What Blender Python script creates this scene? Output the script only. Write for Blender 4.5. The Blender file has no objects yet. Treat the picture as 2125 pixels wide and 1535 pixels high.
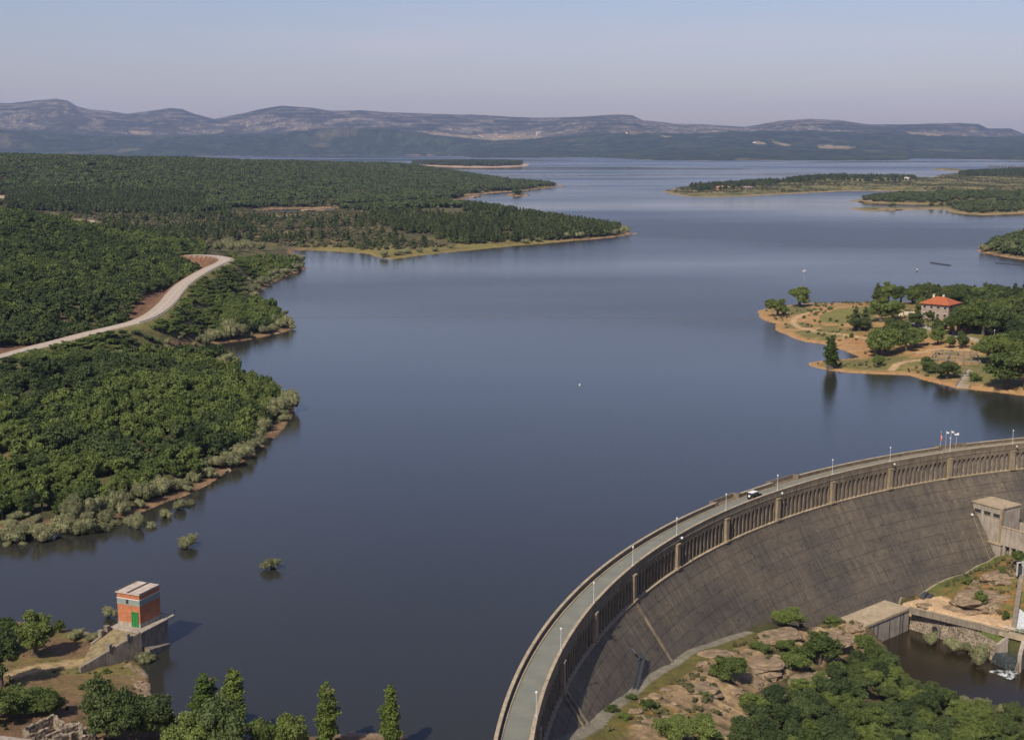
import bpy, math, random
import numpy as np
from mathutils import Vector, Matrix
R = math.radians
random.seed(7); rng = np.random.default_rng(7)
sc = bpy.context.scene
COL = sc.collection

# ------------------------------------------------------------------ camera, sky, sun, exposure
F = 2700.; CX, CY = 1062.5, 767.5; PITCH = math.atan((CY-300.)/F); H = 90.
cam = bpy.data.objects.new('camera', bpy.data.cameras.new('camera')); COL.objects.link(cam)
cam.location = (0, 0, H); cam.rotation_euler = (math.pi/2-PITCH, 0, 0)
cam.data.sensor_width = 36; cam.data.lens = 36*F/2125.; cam.data.clip_start = 1; cam.data.clip_end = 60000
sc.camera = cam
SUN_AZ = (-0.47, -0.883); SUN_EL = 46
w = bpy.data.worlds.new('World'); sc.world = w; w.use_nodes = True
nt = w.node_tree; nt.nodes.clear()
sky = nt.nodes.new('ShaderNodeTexSky'); sky.sky_type = 'NISHITA'; sky.sun_disc = False
sky.sun_elevation = R(SUN_EL); sky.sun_rotation = math.atan2(SUN_AZ[0], SUN_AZ[1])
sky.air_density = 1.2; sky.dust_density = 1.0; sky.ozone_density = 3.0
hs = nt.nodes.new('ShaderNodeMix'); hs.data_type = 'RGBA'; hs.blend_type = 'MULTIPLY'; hs.inputs[0].default_value = 1
hs.inputs[7].default_value = (1.07, .95, 1.13, 1)
bg = nt.nodes.new('ShaderNodeBackground'); bg.inputs[1].default_value = 0.062
ow = nt.nodes.new('ShaderNodeOutputWorld')
tcw = N_ = nt.nodes.new('ShaderNodeTexCoord'); mpw = nt.nodes.new('ShaderNodeMapping'); mpw.inputs['Scale'].default_value = (1.5, 1.5, 14); nt.links.new(tcw.outputs['Generated'], mpw.inputs[0])
cn = nt.nodes.new('ShaderNodeTexNoise'); cn.inputs['Scale'].default_value = 1.6; cn.inputs['Detail'].default_value = 6; nt.links.new(mpw.outputs[0], cn.inputs['Vector'])
cr = nt.nodes.new('ShaderNodeValToRGB'); cr.color_ramp.elements[0].position = .50; cr.color_ramp.elements[0].color = (0, 0, 0, 1); cr.color_ramp.elements[1].position = .80; cr.color_ramp.elements[1].color = (.30, .30, .30, 1); nt.links.new(cn.outputs[0], cr.inputs[0])
cl = nt.nodes.new('ShaderNodeMix'); cl.data_type = 'RGBA'; cl.inputs[7].default_value = (7.5, 6.6, 6.2, 1); nt.links.new(cr.outputs[0], cl.inputs[0]); nt.links.new(sky.outputs[0], cl.inputs[6]); nt.links.new(cl.outputs[2], hs.inputs[6])
nt.links.new(hs.outputs[2], bg.inputs[0]); nt.links.new(bg.outputs[0], ow.inputs[0])
sl = bpy.data.lights.new('sun', 'SUN'); sl.energy = 3.5; sl.angle = R(0.5); sl.color = (1, .90, .74)
so = bpy.data.objects.new('sun', sl); COL.objects.link(so)
sd_ = Vector((SUN_AZ[0]*math.cos(R(SUN_EL)), SUN_AZ[1]*math.cos(R(SUN_EL)), math.sin(R(SUN_EL))))
so.rotation_euler = sd_.to_track_quat('Z', 'Y').to_euler()
so.location = (0, 0, 300)
sc.view_settings.view_transform = 'Standard'; sc.view_settings.look = 'None'
sc.view_settings.exposure = 0.62; sc.view_settings.gamma = 1
sc.render.engine = 'CYCLES'
sc.cycles.max_bounces = 5; sc.cycles.diffuse_bounces = 2; sc.cycles.glossy_bounces = 2; sc.cycles.volume_bounces = 0
sc.cycles.transparent_max_bounces = 6; sc.cycles.caustics_reflective = False; sc.cycles.caustics_refractive = False

# ------------------------------------------------------------------ measuring from the photograph's pixels
sP, cP = math.sin(PITCH), math.cos(PITCH)
def at(px, py, z=0.):
    a = (px-CX)/F; b = (CY-py)/F
    t = (z-H)/(-sP+b*cP)
    return np.array([a*t, (cP+b*sP)*t])
def proj(x, y, z):
    d = y*cP-(z-H)*sP; u = y*sP+(z-H)*cP
    return CX+F*x/d, CY-F*u/d
def P3(px, py, z=0.):
    q = at(px, py, z); return (q[0], q[1], z)
def mpp(px, py, z=0.):            # metres per photo pixel there
    q = at(px, py, z); return (q[1]*cP-(z-H)*sP)/F

# ------------------------------------------------------------------ value noise
def _h(ix, iy, s):
    n = (ix*374761393+iy*668265263+s*362437) & 0x7fffffff
    n = ((n ^ (n >> 13))*1274126177) & 0x7fffffff
    return ((n ^ (n >> 16)) & 0xffff)/65535.
def vn(x, y, s=0):
    ix = np.floor(x).astype(np.int64); iy = np.floor(y).astype(np.int64); fx = x-ix; fy = y-iy
    fx = fx*fx*(3-2*fx); fy = fy*fy*(3-2*fy)
    return (_h(ix, iy, s)*(1-fx)+_h(ix+1, iy, s)*fx)*(1-fy)+(_h(ix, iy+1, s)*(1-fx)+_h(ix+1, iy+1, s)*fx)*fy
def fbm(x, y, o=4, s=0):
    t = 0; a = .5
    for k in range(o):
        t = t+a*vn(x, y, s+k*17); x = x*2.03+11.3; y = y*2.03+5.7; a *= .5
    return t/(1-.5**o)
def ss(a, b, x):
    t = np.clip((x-a)/(b-a), 0, 1); return t*t*(3-2*t)

# ------------------------------------------------------------------ materials
def newmat(name):
    m = bpy.data.materials.new(name); m.use_nodes = True
    return m, m.node_tree, m.node_tree.nodes['Principled BSDF']
def N(nt, t, **kw):
    n = nt.nodes.new(t)
    for k, v in kw.items():
        if k.startswith('i_'): n.inputs[k[2:].replace('_', ' ')].default_value = v
        else: setattr(n, k, v)
    return n
def ramp(nt, src, stops):
    r = nt.nodes.new('ShaderNodeValToRGB'); e = r.color_ramp.elements
    while len(e) < len(stops): e.new(.5)
    for q, (p, c) in zip(e, stops): q.position = p; q.color = (*c, 1) if len(c) == 3 else c
    nt.links.new(src, r.inputs[0]); return r.outputs[0]
def mix(nt, mode, f, a, b):
    n = nt.nodes.new('ShaderNodeMix'); n.data_type = 'RGBA'; n.blend_type = mode
    for i, v in ((0, f), (6, a), (7, b)):
        if hasattr(v, 'is_linked') or isinstance(v, bpy.types.NodeSocket): nt.links.new(v, n.inputs[i])
        elif i == 0: n.inputs[0].default_value = v
        else: n.inputs[i].default_value = (*v, 1)
    return n.outputs[2]
def noise(nt, vec, scale, detail=4, rough=.55):
    n = N(nt, 'ShaderNodeTexNoise'); n.inputs['Scale'].default_value = scale
    n.inputs['Detail'].default_value = detail; n.inputs['Roughness'].default_value = rough
    nt.links.new(vec, n.inputs['Vector']); return n.outputs[0]
def worldpos(nt): return N(nt, 'ShaderNodeNewGeometry').outputs['Position']
def objpos(nt): return N(nt, 'ShaderNodeTexCoord').outputs['Object']
def mapping(nt, vec, scale):
    m = N(nt, 'ShaderNodeMapping'); m.inputs['Scale'].default_value = scale; nt.links.new(vec, m.inputs[0]); return m.outputs[0]
def bump(nt, bs, h, strength=.4, dist=.1):
    b = N(nt, 'ShaderNodeBump'); b.inputs['Strength'].default_value = strength; b.inputs['Distance'].default_value = dist
    nt.links.new(h, b.inputs['Height']); nt.links.new(b.outputs[0], bs.inputs['Normal'])

def simple(name, col, rough=.8, var=.25, scale=1.5, bumpd=0., metal=0.):
    m, nt, bs = newmat(name); p = objpos(nt)
    n = noise(nt, p, scale, 5)
    c2 = tuple(min(1, c*(1+var)) for c in col); c1 = tuple(c*(1-var) for c in col)
    nt.links.new(ramp(nt, n, [(.3, c1), (.7, c2)]), bs.inputs['Base Color'])
    bs.inputs['Roughness'].default_value = rough; bs.inputs['Metallic'].default_value = metal
    if bumpd: bump(nt, bs, n, .6, bumpd)
    return m

def foliage(name, dark, light, trans=.18):
    m, nt, bs = newmat(name)
    p = worldpos(nt); oi = N(nt, 'ShaderNodeObjectInfo').outputs['Random']
    n1 = noise(nt, p, .9, 3); 
    add = N(nt, 'ShaderNodeMath', operation='MULTIPLY_ADD'); nt.links.new(n1, add.inputs[0]); add.inputs[1].default_value = .7
    m2 = N(nt, 'ShaderNodeMath', operation='MULTIPLY'); nt.links.new(oi, m2.inputs[0]); m2.inputs[1].default_value = .6
    nt.links.new(m2.outputs[0], add.inputs[2])
    c = ramp(nt, add.outputs[0], [(.25, dark), (.8, light)])
    nt.links.new(c, bs.inputs['Base Color']); bs.inputs['Roughness'].default_value = .65
    bs.inputs['Specular IOR Level'].default_value = .25
    t = N(nt, 'ShaderNodeBsdfTranslucent'); nt.links.new(c, t.inputs[0])
    mx = N(nt, 'ShaderNodeMixShader'); mx.inputs[0].default_value = trans
    nt.links.new(bs.outputs[0], mx.inputs[1]); nt.links.new(t.outputs[0], mx.inputs[2])
    nt.links.new(mx.outputs[0], nt.nodes['Material Output'].inputs[0])
    return m

M = {}
M['oak'] = foliage('oak_leaves', (.046, .070, .016), (.130, .165, .040))
M['oakdark'] = foliage('dark_oak_leaves', (.024, .042, .014), (.078, .105, .032))
M['pine'] = foliage('pine_needles', (.030, .048, .015), (.085, .105, .033), .12)
M['willow'] = foliage('willow_leaves', (.120, .130, .062), (.250, .250, .125))
M['poplar'] = foliage('poplar_leaves', (.045, .076, .014), (.120, .155, .030))
M['scrub'] = foliage('scrub_leaves', (.040, .045, .018), (.110, .105, .045))
M['bark'] = simple('bark', (.09, .07, .055), .9, .3, 4)

def concrete(name, col, stain=.5, scale=1.):
    m, nt, bs = newmat(name); p = worldpos(nt)
    a = noise(nt, p, .35*scale, 6, .6)
    s = noise(nt, mapping(nt, p, (1.4, 1.4, .12)), 1.2*scale, 5, .65)
    g = noise(nt, p, 6*scale, 3)
    c = ramp(nt, a, [(.3, tuple(x*(1-stain*.6) for x in col)), (.7, tuple(x*1.2 for x in col))])
    c = mix(nt, 'MULTIPLY', .8, c, ramp(nt, s, [(.32, (1-stain, 1-stain*1.05, 1-stain*1.1)), (.6, (1, 1, 1))]))
    c = mix(nt, 'MULTIPLY', .5, c, ramp(nt, g, [(.3, (.7, .7, .7)), (.7, (1.1, 1.1, 1.1))]))
    nt.links.new(c, bs.inputs['Base Color']); bs.inputs['Roughness'].default_value = .85
    bump(nt, bs, g, .4, .04)
    return m
M['conc'] = concrete('pale_concrete', (.36, .31, .25), .45)
M['tan'] = concrete('tan_coping', (.40, .32, .21), .4)
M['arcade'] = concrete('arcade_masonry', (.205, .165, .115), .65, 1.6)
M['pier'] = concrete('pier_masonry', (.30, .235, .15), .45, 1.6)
M['recess'] = concrete('recess_masonry', (.36, .32, .28), .8, 2.6)
M['stone'] = concrete('rubble_stone', (.25, .21, .16), .5, 2.)

# dam face: lift joints and blocks laid out along the arc (UV), streaked and patched
m, nt, bs = newmat('dam_face_blocks'); M['face'] = m
uv = N(nt, 'ShaderNodeUVMap').outputs[0]
br = N(nt, 'ShaderNodeTexBrick'); nt.links.new(uv, br.inputs[0])
br.inputs['Color1'].default_value = (.082, .069, .054, 1); br.inputs['Color2'].default_value = (.094, .080, .062, 1)
br.inputs['Mortar'].default_value = (.040, .034, .028, 1); br.inputs['Scale'].default_value = 1
br.inputs['Mortar Size'].default_value = .13; br.inputs['Mortar Smooth'].default_value = .5
br.inputs['Brick Width'].default_value = 23; br.inputs['Row Height'].default_value = 2.9; br.offset = .37
br2 = N(nt, 'ShaderNodeTexBrick'); nt.links.new(uv, br2.inputs[0])
br2.inputs['Color1'].default_value = (.80, .80, .80, 1); br2.inputs['Color2'].default_value = (1.18, 1.16, 1.12, 1)
br2.inputs['Mortar'].default_value = (.95, .95, .95, 1); br2.inputs['Scale'].default_value = 1
br2.inputs['Mortar Size'].default_value = .02; br2.inputs['Brick Width'].default_value = 1.3; br2.inputs['Row Height'].default_value = .65
st = noise(nt, mapping(nt, uv, (1.1, .07, 1)), 1., 6, .75)
st2 = noise(nt, mapping(nt, uv, (.06, .09, 1)), 1., 4, .6)
dk = noise(nt, mapping(nt, uv, (.35, .5, 1)), 1., 5, .7)
gm = N(nt, 'ShaderNodeMath', operation='MULTIPLY'); nt.links.new(br.outputs['Fac'], gm.inputs[0])
gr_ = N(nt, 'ShaderNodeMapRange'); nt.links.new(noise(nt, mapping(nt, uv, (.13, .5, 1)), 1., 4, .7), gr_.inputs[0]); gr_.inputs[1].default_value = .35; gr_.inputs[2].default_value = .62; gr_.inputs[3].default_value = .3; gr_.inputs[4].default_value = 1.
nt.links.new(gr_.outputs[0], gm.inputs[1]); br.inputs['Mortar'].default_value = br.inputs['Color1'].default_value
c = mix(nt, 'MIX', gm.outputs[0], br.outputs[0], (.036, .031, .027)); c = mix(nt, 'MULTIPLY', .75, c, br2.outputs[0])
c = mix(nt, 'MULTIPLY', .85, c, ramp(nt, st, [(.3, (.50, .48, .48)), (.5, (1, 1, 1)), (.68, (1.5, 1.42, 1.3))]))
c = mix(nt, 'MULTIPLY', .8, c, ramp(nt, st2, [(.32, (.58, .59, .64)), (.65, (1.3, 1.24, 1.1))]))
c = mix(nt, 'MULTIPLY', 1, c, ramp(nt, dk, [(.33, (.42, .38, .39)), (.40, (1, 1, 1)), (.66, (1, 1, 1)), (.74, (1.45, 1.3, 1.1))]))
nt.links.new(c, bs.inputs['Base Color']); bs.inputs['Roughness'].default_value = .85
bump(nt, bs, c, .5, .3)

# asphalt of the crest road
m, nt, bs = newmat('crest_asphalt'); M['asphalt'] = m; p = worldpos(nt)
c = ramp(nt, noise(nt, p, .25, 6), [(.3, (.140, .146, .118)), (.7, (.190, .190, .155))])
c = mix(nt, 'MULTIPLY', .5, c, ramp(nt, noise(nt, p, 9, 3), [(.3, (.75, .75, .75)), (.7, (1.15, 1.15, 1.15))]))
nt.links.new(c, bs.inputs['Base Color']); bs.inputs['Roughness'].default_value = .9
# lake water
def water(name, base, r0, r1, bs_scale, strength):
    m, nt, bs = newmat(name); p = worldpos(nt)
    bs.inputs['Base Color'].default_value = (*base, 1); bs.inputs['IOR'].default_value = 1.33
    big = noise(nt, mapping(nt, p, (.00045, .0011, 1)), 1., 4, .5)
    rr = N(nt, 'ShaderNodeMapRange'); nt.links.new(big, rr.inputs[0])
    rr.inputs[1].default_value = .42; rr.inputs[2].default_value = .58; rr.inputs[3].default_value = r0; rr.inputs[4].default_value = r1
    nt.links.new(rr.outputs[0], bs.inputs['Roughness'])
    rip = noise(nt, mapping(nt, p, (.55, 1.1, 1)), bs_scale, 4, .6)
    b = N(nt, 'ShaderNodeBump'); b.inputs['Distance'].default_value = .09; sm = N(nt, 'ShaderNodeMapRange'); nt.links.new(big, sm.inputs[0])
    sm.inputs[1].default_value = .42; sm.inputs[2].default_value = .58; sm.inputs[3].default_value = strength*.4; sm.inputs[4].default_value = strength*1.15
    nt.links.new(sm.outputs[0], b.inputs['Strength']); nt.links.new(rip, b.inputs['Height']); nt.links.new(b.outputs[0], bs.inputs['Normal'])
    return m
M['lake'] = water('lake_water', (.024, .024, .019), .04, .30, 1.4, .85)
M['pool'] = water('pool_water', (.020, .016, .008), .10, .16, 2.2, .4)
m, nt, bs = newmat('white_water'); M['foam'] = m; p = worldpos(nt); bs.inputs['Specular IOR Level'].default_value = .2
nt.links.new(ramp(nt, noise(nt, p, 2.2, 6, .7), [(.35, (.34, .37, .37)), (.6, (.62, .64, .64))]), bs.inputs['Base Color']); bs.inputs['Roughness'].default_value = .5

# ground: base colour laid per vertex (soil, grass, rock, beach), broken up by fine noise
def ground_mat(name, s1, s2, bd):
    m, nt, bs = newmat(name); p = worldpos(nt)
    at_ = N(nt, 'ShaderNodeAttribute', attribute_name='soil').outputs['Color']
    a = noise(nt, p, s1, 6, .65); b = noise(nt, p, s2, 5, .6)
    c = mix(nt, 'MULTIPLY', .9, at_, ramp(nt, a, [(.28, (.55, .58, .5)), (.5, (1, 1, 1)), (.75, (1.35, 1.3, 1.2))]))
    c = mix(nt, 'MULTIPLY', .7, c, ramp(nt, b, [(.3, (.6, .62, .6)), (.7, (1.3, 1.27, 1.2))]))
    nt.links.new(c, bs.inputs['Base Color']); bs.inputs['Roughness'].default_value = .95; bs.inputs['Specular IOR Level'].default_value = .15
    bump(nt, bs, a, .7, bd)
    return m
M['ground'] = ground_mat('ground_soil', .35, 1.7, .5)
M['hills'] = ground_mat('hill_ground', .011, .035, 22)
M['valley'] = ground_mat('valley_soil', .5, 2.4, .35)
M['brick'] = None

# ------------------------------------------------------------------ object helpers
def tag(o, label=None, cat=None, group=None, kind=None):
    for k, v in (('label', label), ('category', cat), ('group', group), ('kind', kind)):
        if v: o[k] = v
    return o
def thing(name, loc, rz=0, label=None, cat=None, group=None):
    o = bpy.data.objects.new(name, None); COL.objects.link(o); o.location = loc; o.rotation_euler = (0, 0, rz)
    o.empty_display_size = .5
    return tag(o, label, cat, group)
def link(name, me, parent=None, loc=None):
    o = bpy.data.objects.new(name, me); COL.objects.link(o)
    if parent: o.parent = parent
    if loc is not None: o.location = loc
    return o
def npmesh(name, V, Q, mats, smooth=False, color=None, uvs=None, midx=None):
    """V (n,3), Q (m,k) all with k corners"""
    V = np.asarray(V, np.float32); Q = np.asarray(Q, np.int32); k = Q.shape[1]
    me = bpy.data.meshes.new(name); me.vertices.add(len(V)); me.vertices.foreach_set('co', V.ravel())
    me.loops.add(Q.size); me.loops.foreach_set('vertex_index', Q.ravel())
    me.polygons.add(len(Q)); me.polygons.foreach_set('loop_start', np.arange(0, Q.size, k, dtype=np.int32))
    me.polygons.foreach_set('loop_total', np.full(len(Q), k, np.int32))
    if smooth: me.polygons.foreach_set('use_smooth', np.ones(len(Q), bool))
    if midx is not None: me.polygons.foreach_set('material_index', np.asarray(midx, np.int32))
    for mt in mats: me.materials.append(mt)
    if color is not None:
        ca = me.color_attributes.new('soil', 'FLOAT_COLOR', 'POINT')
        ca.data.foreach_set('color', np.c_[color, np.ones(len(V))].astype(np.float32).ravel())
    if uvs is not None:
        ul = me.uv_layers.new(name='UVMap'); ul.data.foreach_set('uv', uvs[Q.ravel()].astype(np.float32).ravel())
    me.update(); me.validate(); return me
class MB:
    def __init__(s): s.v = []; s.f = []; s.m = []
    def add(s, V, Fs, mi=0):
        o = len(s.v); s.v += [tuple(map(float, p)) for p in V]; s.f += [tuple(o+i for i in f) for f in Fs]; s.m += [mi]*len(Fs); return s
    def box(s, c, d, rz=0, mi=0, taper=1.):
        cx, cy, cz = c; a, b, h = d[0]/2, d[1]/2, d[2]/2; cs, sn = math.cos(rz), math.sin(rz); V = []
        for z in (-h, h):
            t = 1 if z < 0 else taper
            for x, y in ((-a*t, -b*t), (a*t, -b*t), (a*t, b*t), (-a*t, b*t)): V.append((cx+x*cs-y*sn, cy+x*sn+y*cs, cz+z))
        return s.add(V, [(3, 2, 1, 0), (4, 5, 6, 7), (0, 1, 5, 4), (1, 2, 6, 5), (2, 3, 7, 6), (3, 0, 4, 7)], mi)
    def prism(s, poly, z0, z1, mi=0):
        n = len(poly)
        zz0 = z0 if hasattr(z0, '__len__') else [z0]*n; zz1 = z1 if hasattr(z1, '__len__') else [z1]*n
        V = [(p[0], p[1], zz0[i]) for i, p in enumerate(poly)]+[(p[0], p[1], zz1[i]) for i, p in enumerate(poly)]
        return s.add(V, [tuple(range(n-1, -1, -1)), tuple(range(n, 2*n))]+[(i, (i+1) % n, n+(i+1) % n, n+i) for i in range(n)], mi)
    def tube(s, p0, p1, r0, r1=None, n=8, mi=0, cap=True):
        r1 = r0 if r1 is None else r1; p0 = Vector(p0); p1 = Vector(p1); d = (p1-p0).normalized()
        u = d.orthogonal().normalized(); v = d.cross(u); V = []
        for p, r in ((p0, r0), (p1, r1)):
            for i in range(n):
                a = 2*math.pi*i/n; V.append(p+u*r*math.cos(a)+v*r*math.sin(a))
        Fs = [(i, (i+1) % n, n+(i+1) % n, n+i) for i in range(n)]
        if cap: Fs += [tuple(range(n-1, -1, -1)), tuple(range(n, 2*n))]
        return s.add(V, Fs, mi)
    def wall(s, a, b, t, z0, z1, mi=0):     # wall between two plan points; z0/z1 may be pairs
        a = np.array(a[:2], float); b = np.array(b[:2], float); d = (b-a)/np.linalg.norm(b-a); n = np.array([-d[1], d[0]])*t/2
        za = z0 if hasattr(z0, '__len__') else (z0, z0); zb = z1 if hasattr(z1, '__len__') else (z1, z1)
        return s.prism([a-n, b-n, b+n, a+n], [za[0], za[1], za[1], za[0]], [zb[0], zb[1], zb[1], zb[0]], mi)
    def sphere(s, c, r, n=8, mi=0, sq=(1, 1, 1)):
        V = []; k = n//2
        for i in range(k+1):
            ph = math.pi*i/k
            for j in range(n): th = 2*math.pi*j/n; V.append((c[0]+r*sq[0]*math.sin(ph)*math.cos(th), c[1]+r*sq[1]*math.sin(ph)*math.sin(th), c[2]+r*sq[2]*math.cos(ph)))
        return s.add(V, [(i*n+j, (i+1)*n+j, (i+1)*n+(j+1) % n, i*n+(j+1) % n) for i in range(k) for j in range(n)], mi)
    def build(s, name, mat, parent=None, world=False, bevel=0, smooth=False):
        V = s.v
        if world and parent is not None:
            l = parent.location; c, n = math.cos(-parent.rotation_euler.z), math.sin(-parent.rotation_euler.z)
            V = [((x-l.x)*c-(y-l.y)*n, (x-l.x)*n+(y-l.y)*c, z-l.z) for x, y, z in V]
        me = bpy.data.meshes.new(name); me.from_pydata(V, [], s.f)
        for mm in (mat if isinstance(mat, (list, tuple)) else [mat]): me.materials.append(mm)
        me.polygons.foreach_set('material_index', s.m)
        if smooth: me.polygons.foreach_set('use_smooth', [True]*len(s.f))
        me.update(); me.validate()
        o = link(name, me, parent)
        if bevel:
            b = o.modifiers.new('bevel', 'BEVEL'); b.width = bevel; b.segments = 2; b.limit_method = 'ANGLE'
        return o

# ------------------------------------------------------------------ dam centre line (arc traced at crest level)
DC = np.array([229., 154.5]); DW = 5.7
def ru(t): t = np.clip(t, 1.2, 3.35)-2.4; return 233.95-.342*t-2.488*t*t
def DP(t, off, z):                # off metres from the downstream edge, positive towards the lake
    r = ru(t)-DW+off; return (DC[0]+r*math.cos(t), DC[1]+r*math.sin(t), z)
def face_off(z): return -0.5+np.minimum(0, (z+3.))*.72
def dam_polar(x, y): dx = x-DC[0]; dy = y-DC[1]; return np.arctan2(dy, dx), np.hypot(dx, dy)
def face_hit(px, py):
    z = np.arange(-3, -45, -.1); q = np.array([at(px, py, k) for k in z]); t, r = dam_polar(q[:, 0], q[:, 1])
    i = np.argmin(np.abs(r-(ru(t)-DW+face_off(z)))); return q[i, 0], q[i, 1], z[i], t[i]
def theta_at_px(px, off, z):
    ts = np.linspace(3.3, 1.7, 3201); xs = np.array([proj(*DP(t, off, z))[0] for t in ts])
    return ts[np.argmin(np.abs(xs-px))]

# ------------------------------------------------------------------ shorelines (traced at water level)
SHORE = {
 'left_bank': [(-600,1190),(-150,1115),(0,1100),(90,1088),(180,1085),(240,1075),(300,1058),(380,1028),(430,1003),(470,978),(530,945),(560,915),(590,880),(614,852),(600,826),(565,800),(520,786),(490,779),(462,770),(480,764),(492,755),(478,744),(440,742),(400,746),(365,748),(352,743),(362,738),(400,728),(460,712),(540,700),(606,684),(608,668),(590,652),(560,640),(525,625),(520,612),(540,602),(570,584),(602,570),(634,558),(625,545),(608,530),(604,519),(640,519),(700,522),(760,526),(785,534),(815,538),(860,531),(960,521),(1050,512),(1130,505),(1200,499),(1260,494),(1312,487),(1300,480),(1240,474),(1150,462),(1050,443),(957,427),(870,431),(760,436),(657,442),(580,444),(540,441),(560,434),(621,433),(725,431),(807,428),(880,421),(957,415),(985,409),(960,406),(990,404),(1030,400),(1080,397),(1110,393),(1166,387),(1120,383),(1050,377),(1000,370),(947,360),(870,352),(700,352),(400,352),(0,352),(-700,352)],
 'islet': [(1050,405),(1070,403),(1098,404),(1092,407),(1060,408)],
 'near_land': [(-300,1280),(-60,1300),(0,1290),(60,1290),(110,1303),(160,1312),(215,1316),(250,1308),(262,1330),(262,1365),(285,1378),(301,1400),(310,1435),(335,1470),(370,1502),(400,1518),(470,1530),(560,1532),(640,1530),(690,1523),(760,1520),(830,1524),(870,1545),(960,1600),(1010,1640),(1035,1720),(1060,1900),(900,2300),(-1400,2300)],
 'house_peninsula': [(1568,645),(1580,661),(1610,672),(1615,685),(1637,699),(1672,708),(1712,715),(1748,726),(1780,737),(1782,743),(1739,746),(1701,749),(1678,753),(1685,761),(1718,767),(1766,773),(1821,776),(1888,778),(1929,791),(1983,804),(2010,807),(2051,812),(2125,820),(2500,860),(2700,620),(2125,624),(2000,628),(1875,631),(1807,631),(1685,631),(1639,634),(1593,641)],
 'right_point': [(2029,521),(2060,529),(2110,537),(2200,545),(2500,560),(2500,470),(2200,480),(2125,487),(2080,500),(2045,512)],
 'long_island': [(1374,398),(1404,405),(1430,409),(1505,409),(1581,406),(1657,402),(1758,397),(1910,397),(2062,398),(2125,398),(2500,400),(2700,350),(2300,352),(2125,357),(2060,359),(1990,362),(1935,367),(1975,373),(1900,375),(1820,374),(1733,372),(1650,376),(1560,382),(1460,389),(1400,392)],
 'small_islet': [(1930,352),(1965,350),(2008,354),(2000,356),(1960,354)],
 'wooded_spit': [(1763,417),(1809,421),(1900,424),(1975,424),(2000,422),(1990,428),(1960,430),(1900,432),(1859,431),(1809,432),(1765,433),(1780,436),(1809,438),(1859,436),(1900,434),(1960,434),(1975,441),(2000,444),(2036,446),(2080,445),(2125,442),(2500,440),(2600,405),(2125,403),(1950,405),(1850,408),(1800,412)],
 'sand_island': [(800,338),(880,344.5),(960,347),(1040,347),(1094,345),(1098,341),(1040,336),(900,333),(800,332)],
}
WP = {k: np.array([at(*p) for p in v]) for k, v in SHORE.items()}
def inside(poly, x, y):
    c = np.zeros(x.shape, bool); n = len(poly)
    for i in range(n):
        x0, y0 = poly[i]; x1, y1 = poly[(i+1) % n]
        if y0 == y1: continue
        m_ = ((y0 > y) != (y1 > y)) & (x < (x1-x0)*(y-y0)/(y1-y0)+x0); c ^= m_
    return c
def pdist(pts, x, y, closed=False):
    pts = np.asarray(pts, float); d = np.full(x.shape, 1e9); n = len(pts)
    for i in range(n if closed else n-1):
        a = pts[i][:2]; b = pts[(i+1) % n][:2]; v = b-a; L = v@v+1e-9
        t = np.clip(((x-a[0])*v[0]+(y-a[1])*v[1])/L, 0, 1)
        d = np.minimum(d, np.hypot(x-a[0]-t*v[0], y-a[1]-t*v[1]))
    return d
def shore_sd(x, y):
    s = np.full(x.shape, -1e9)
    for p in WP.values():
        lo = p.min(0)-60; hi = p.max(0)+60
        k = (x > lo[0]) & (x < hi[0]) & (y > lo[1]) & (y < hi[1])
        if not k.any(): continue
        xx, yy = x[k], y[k]; d = pdist(p, xx, yy, True); d = np.where(inside(p, xx, yy), d, -d); s[k] = np.maximum(s[k], d)
    return np.maximum(s, -60)
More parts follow.
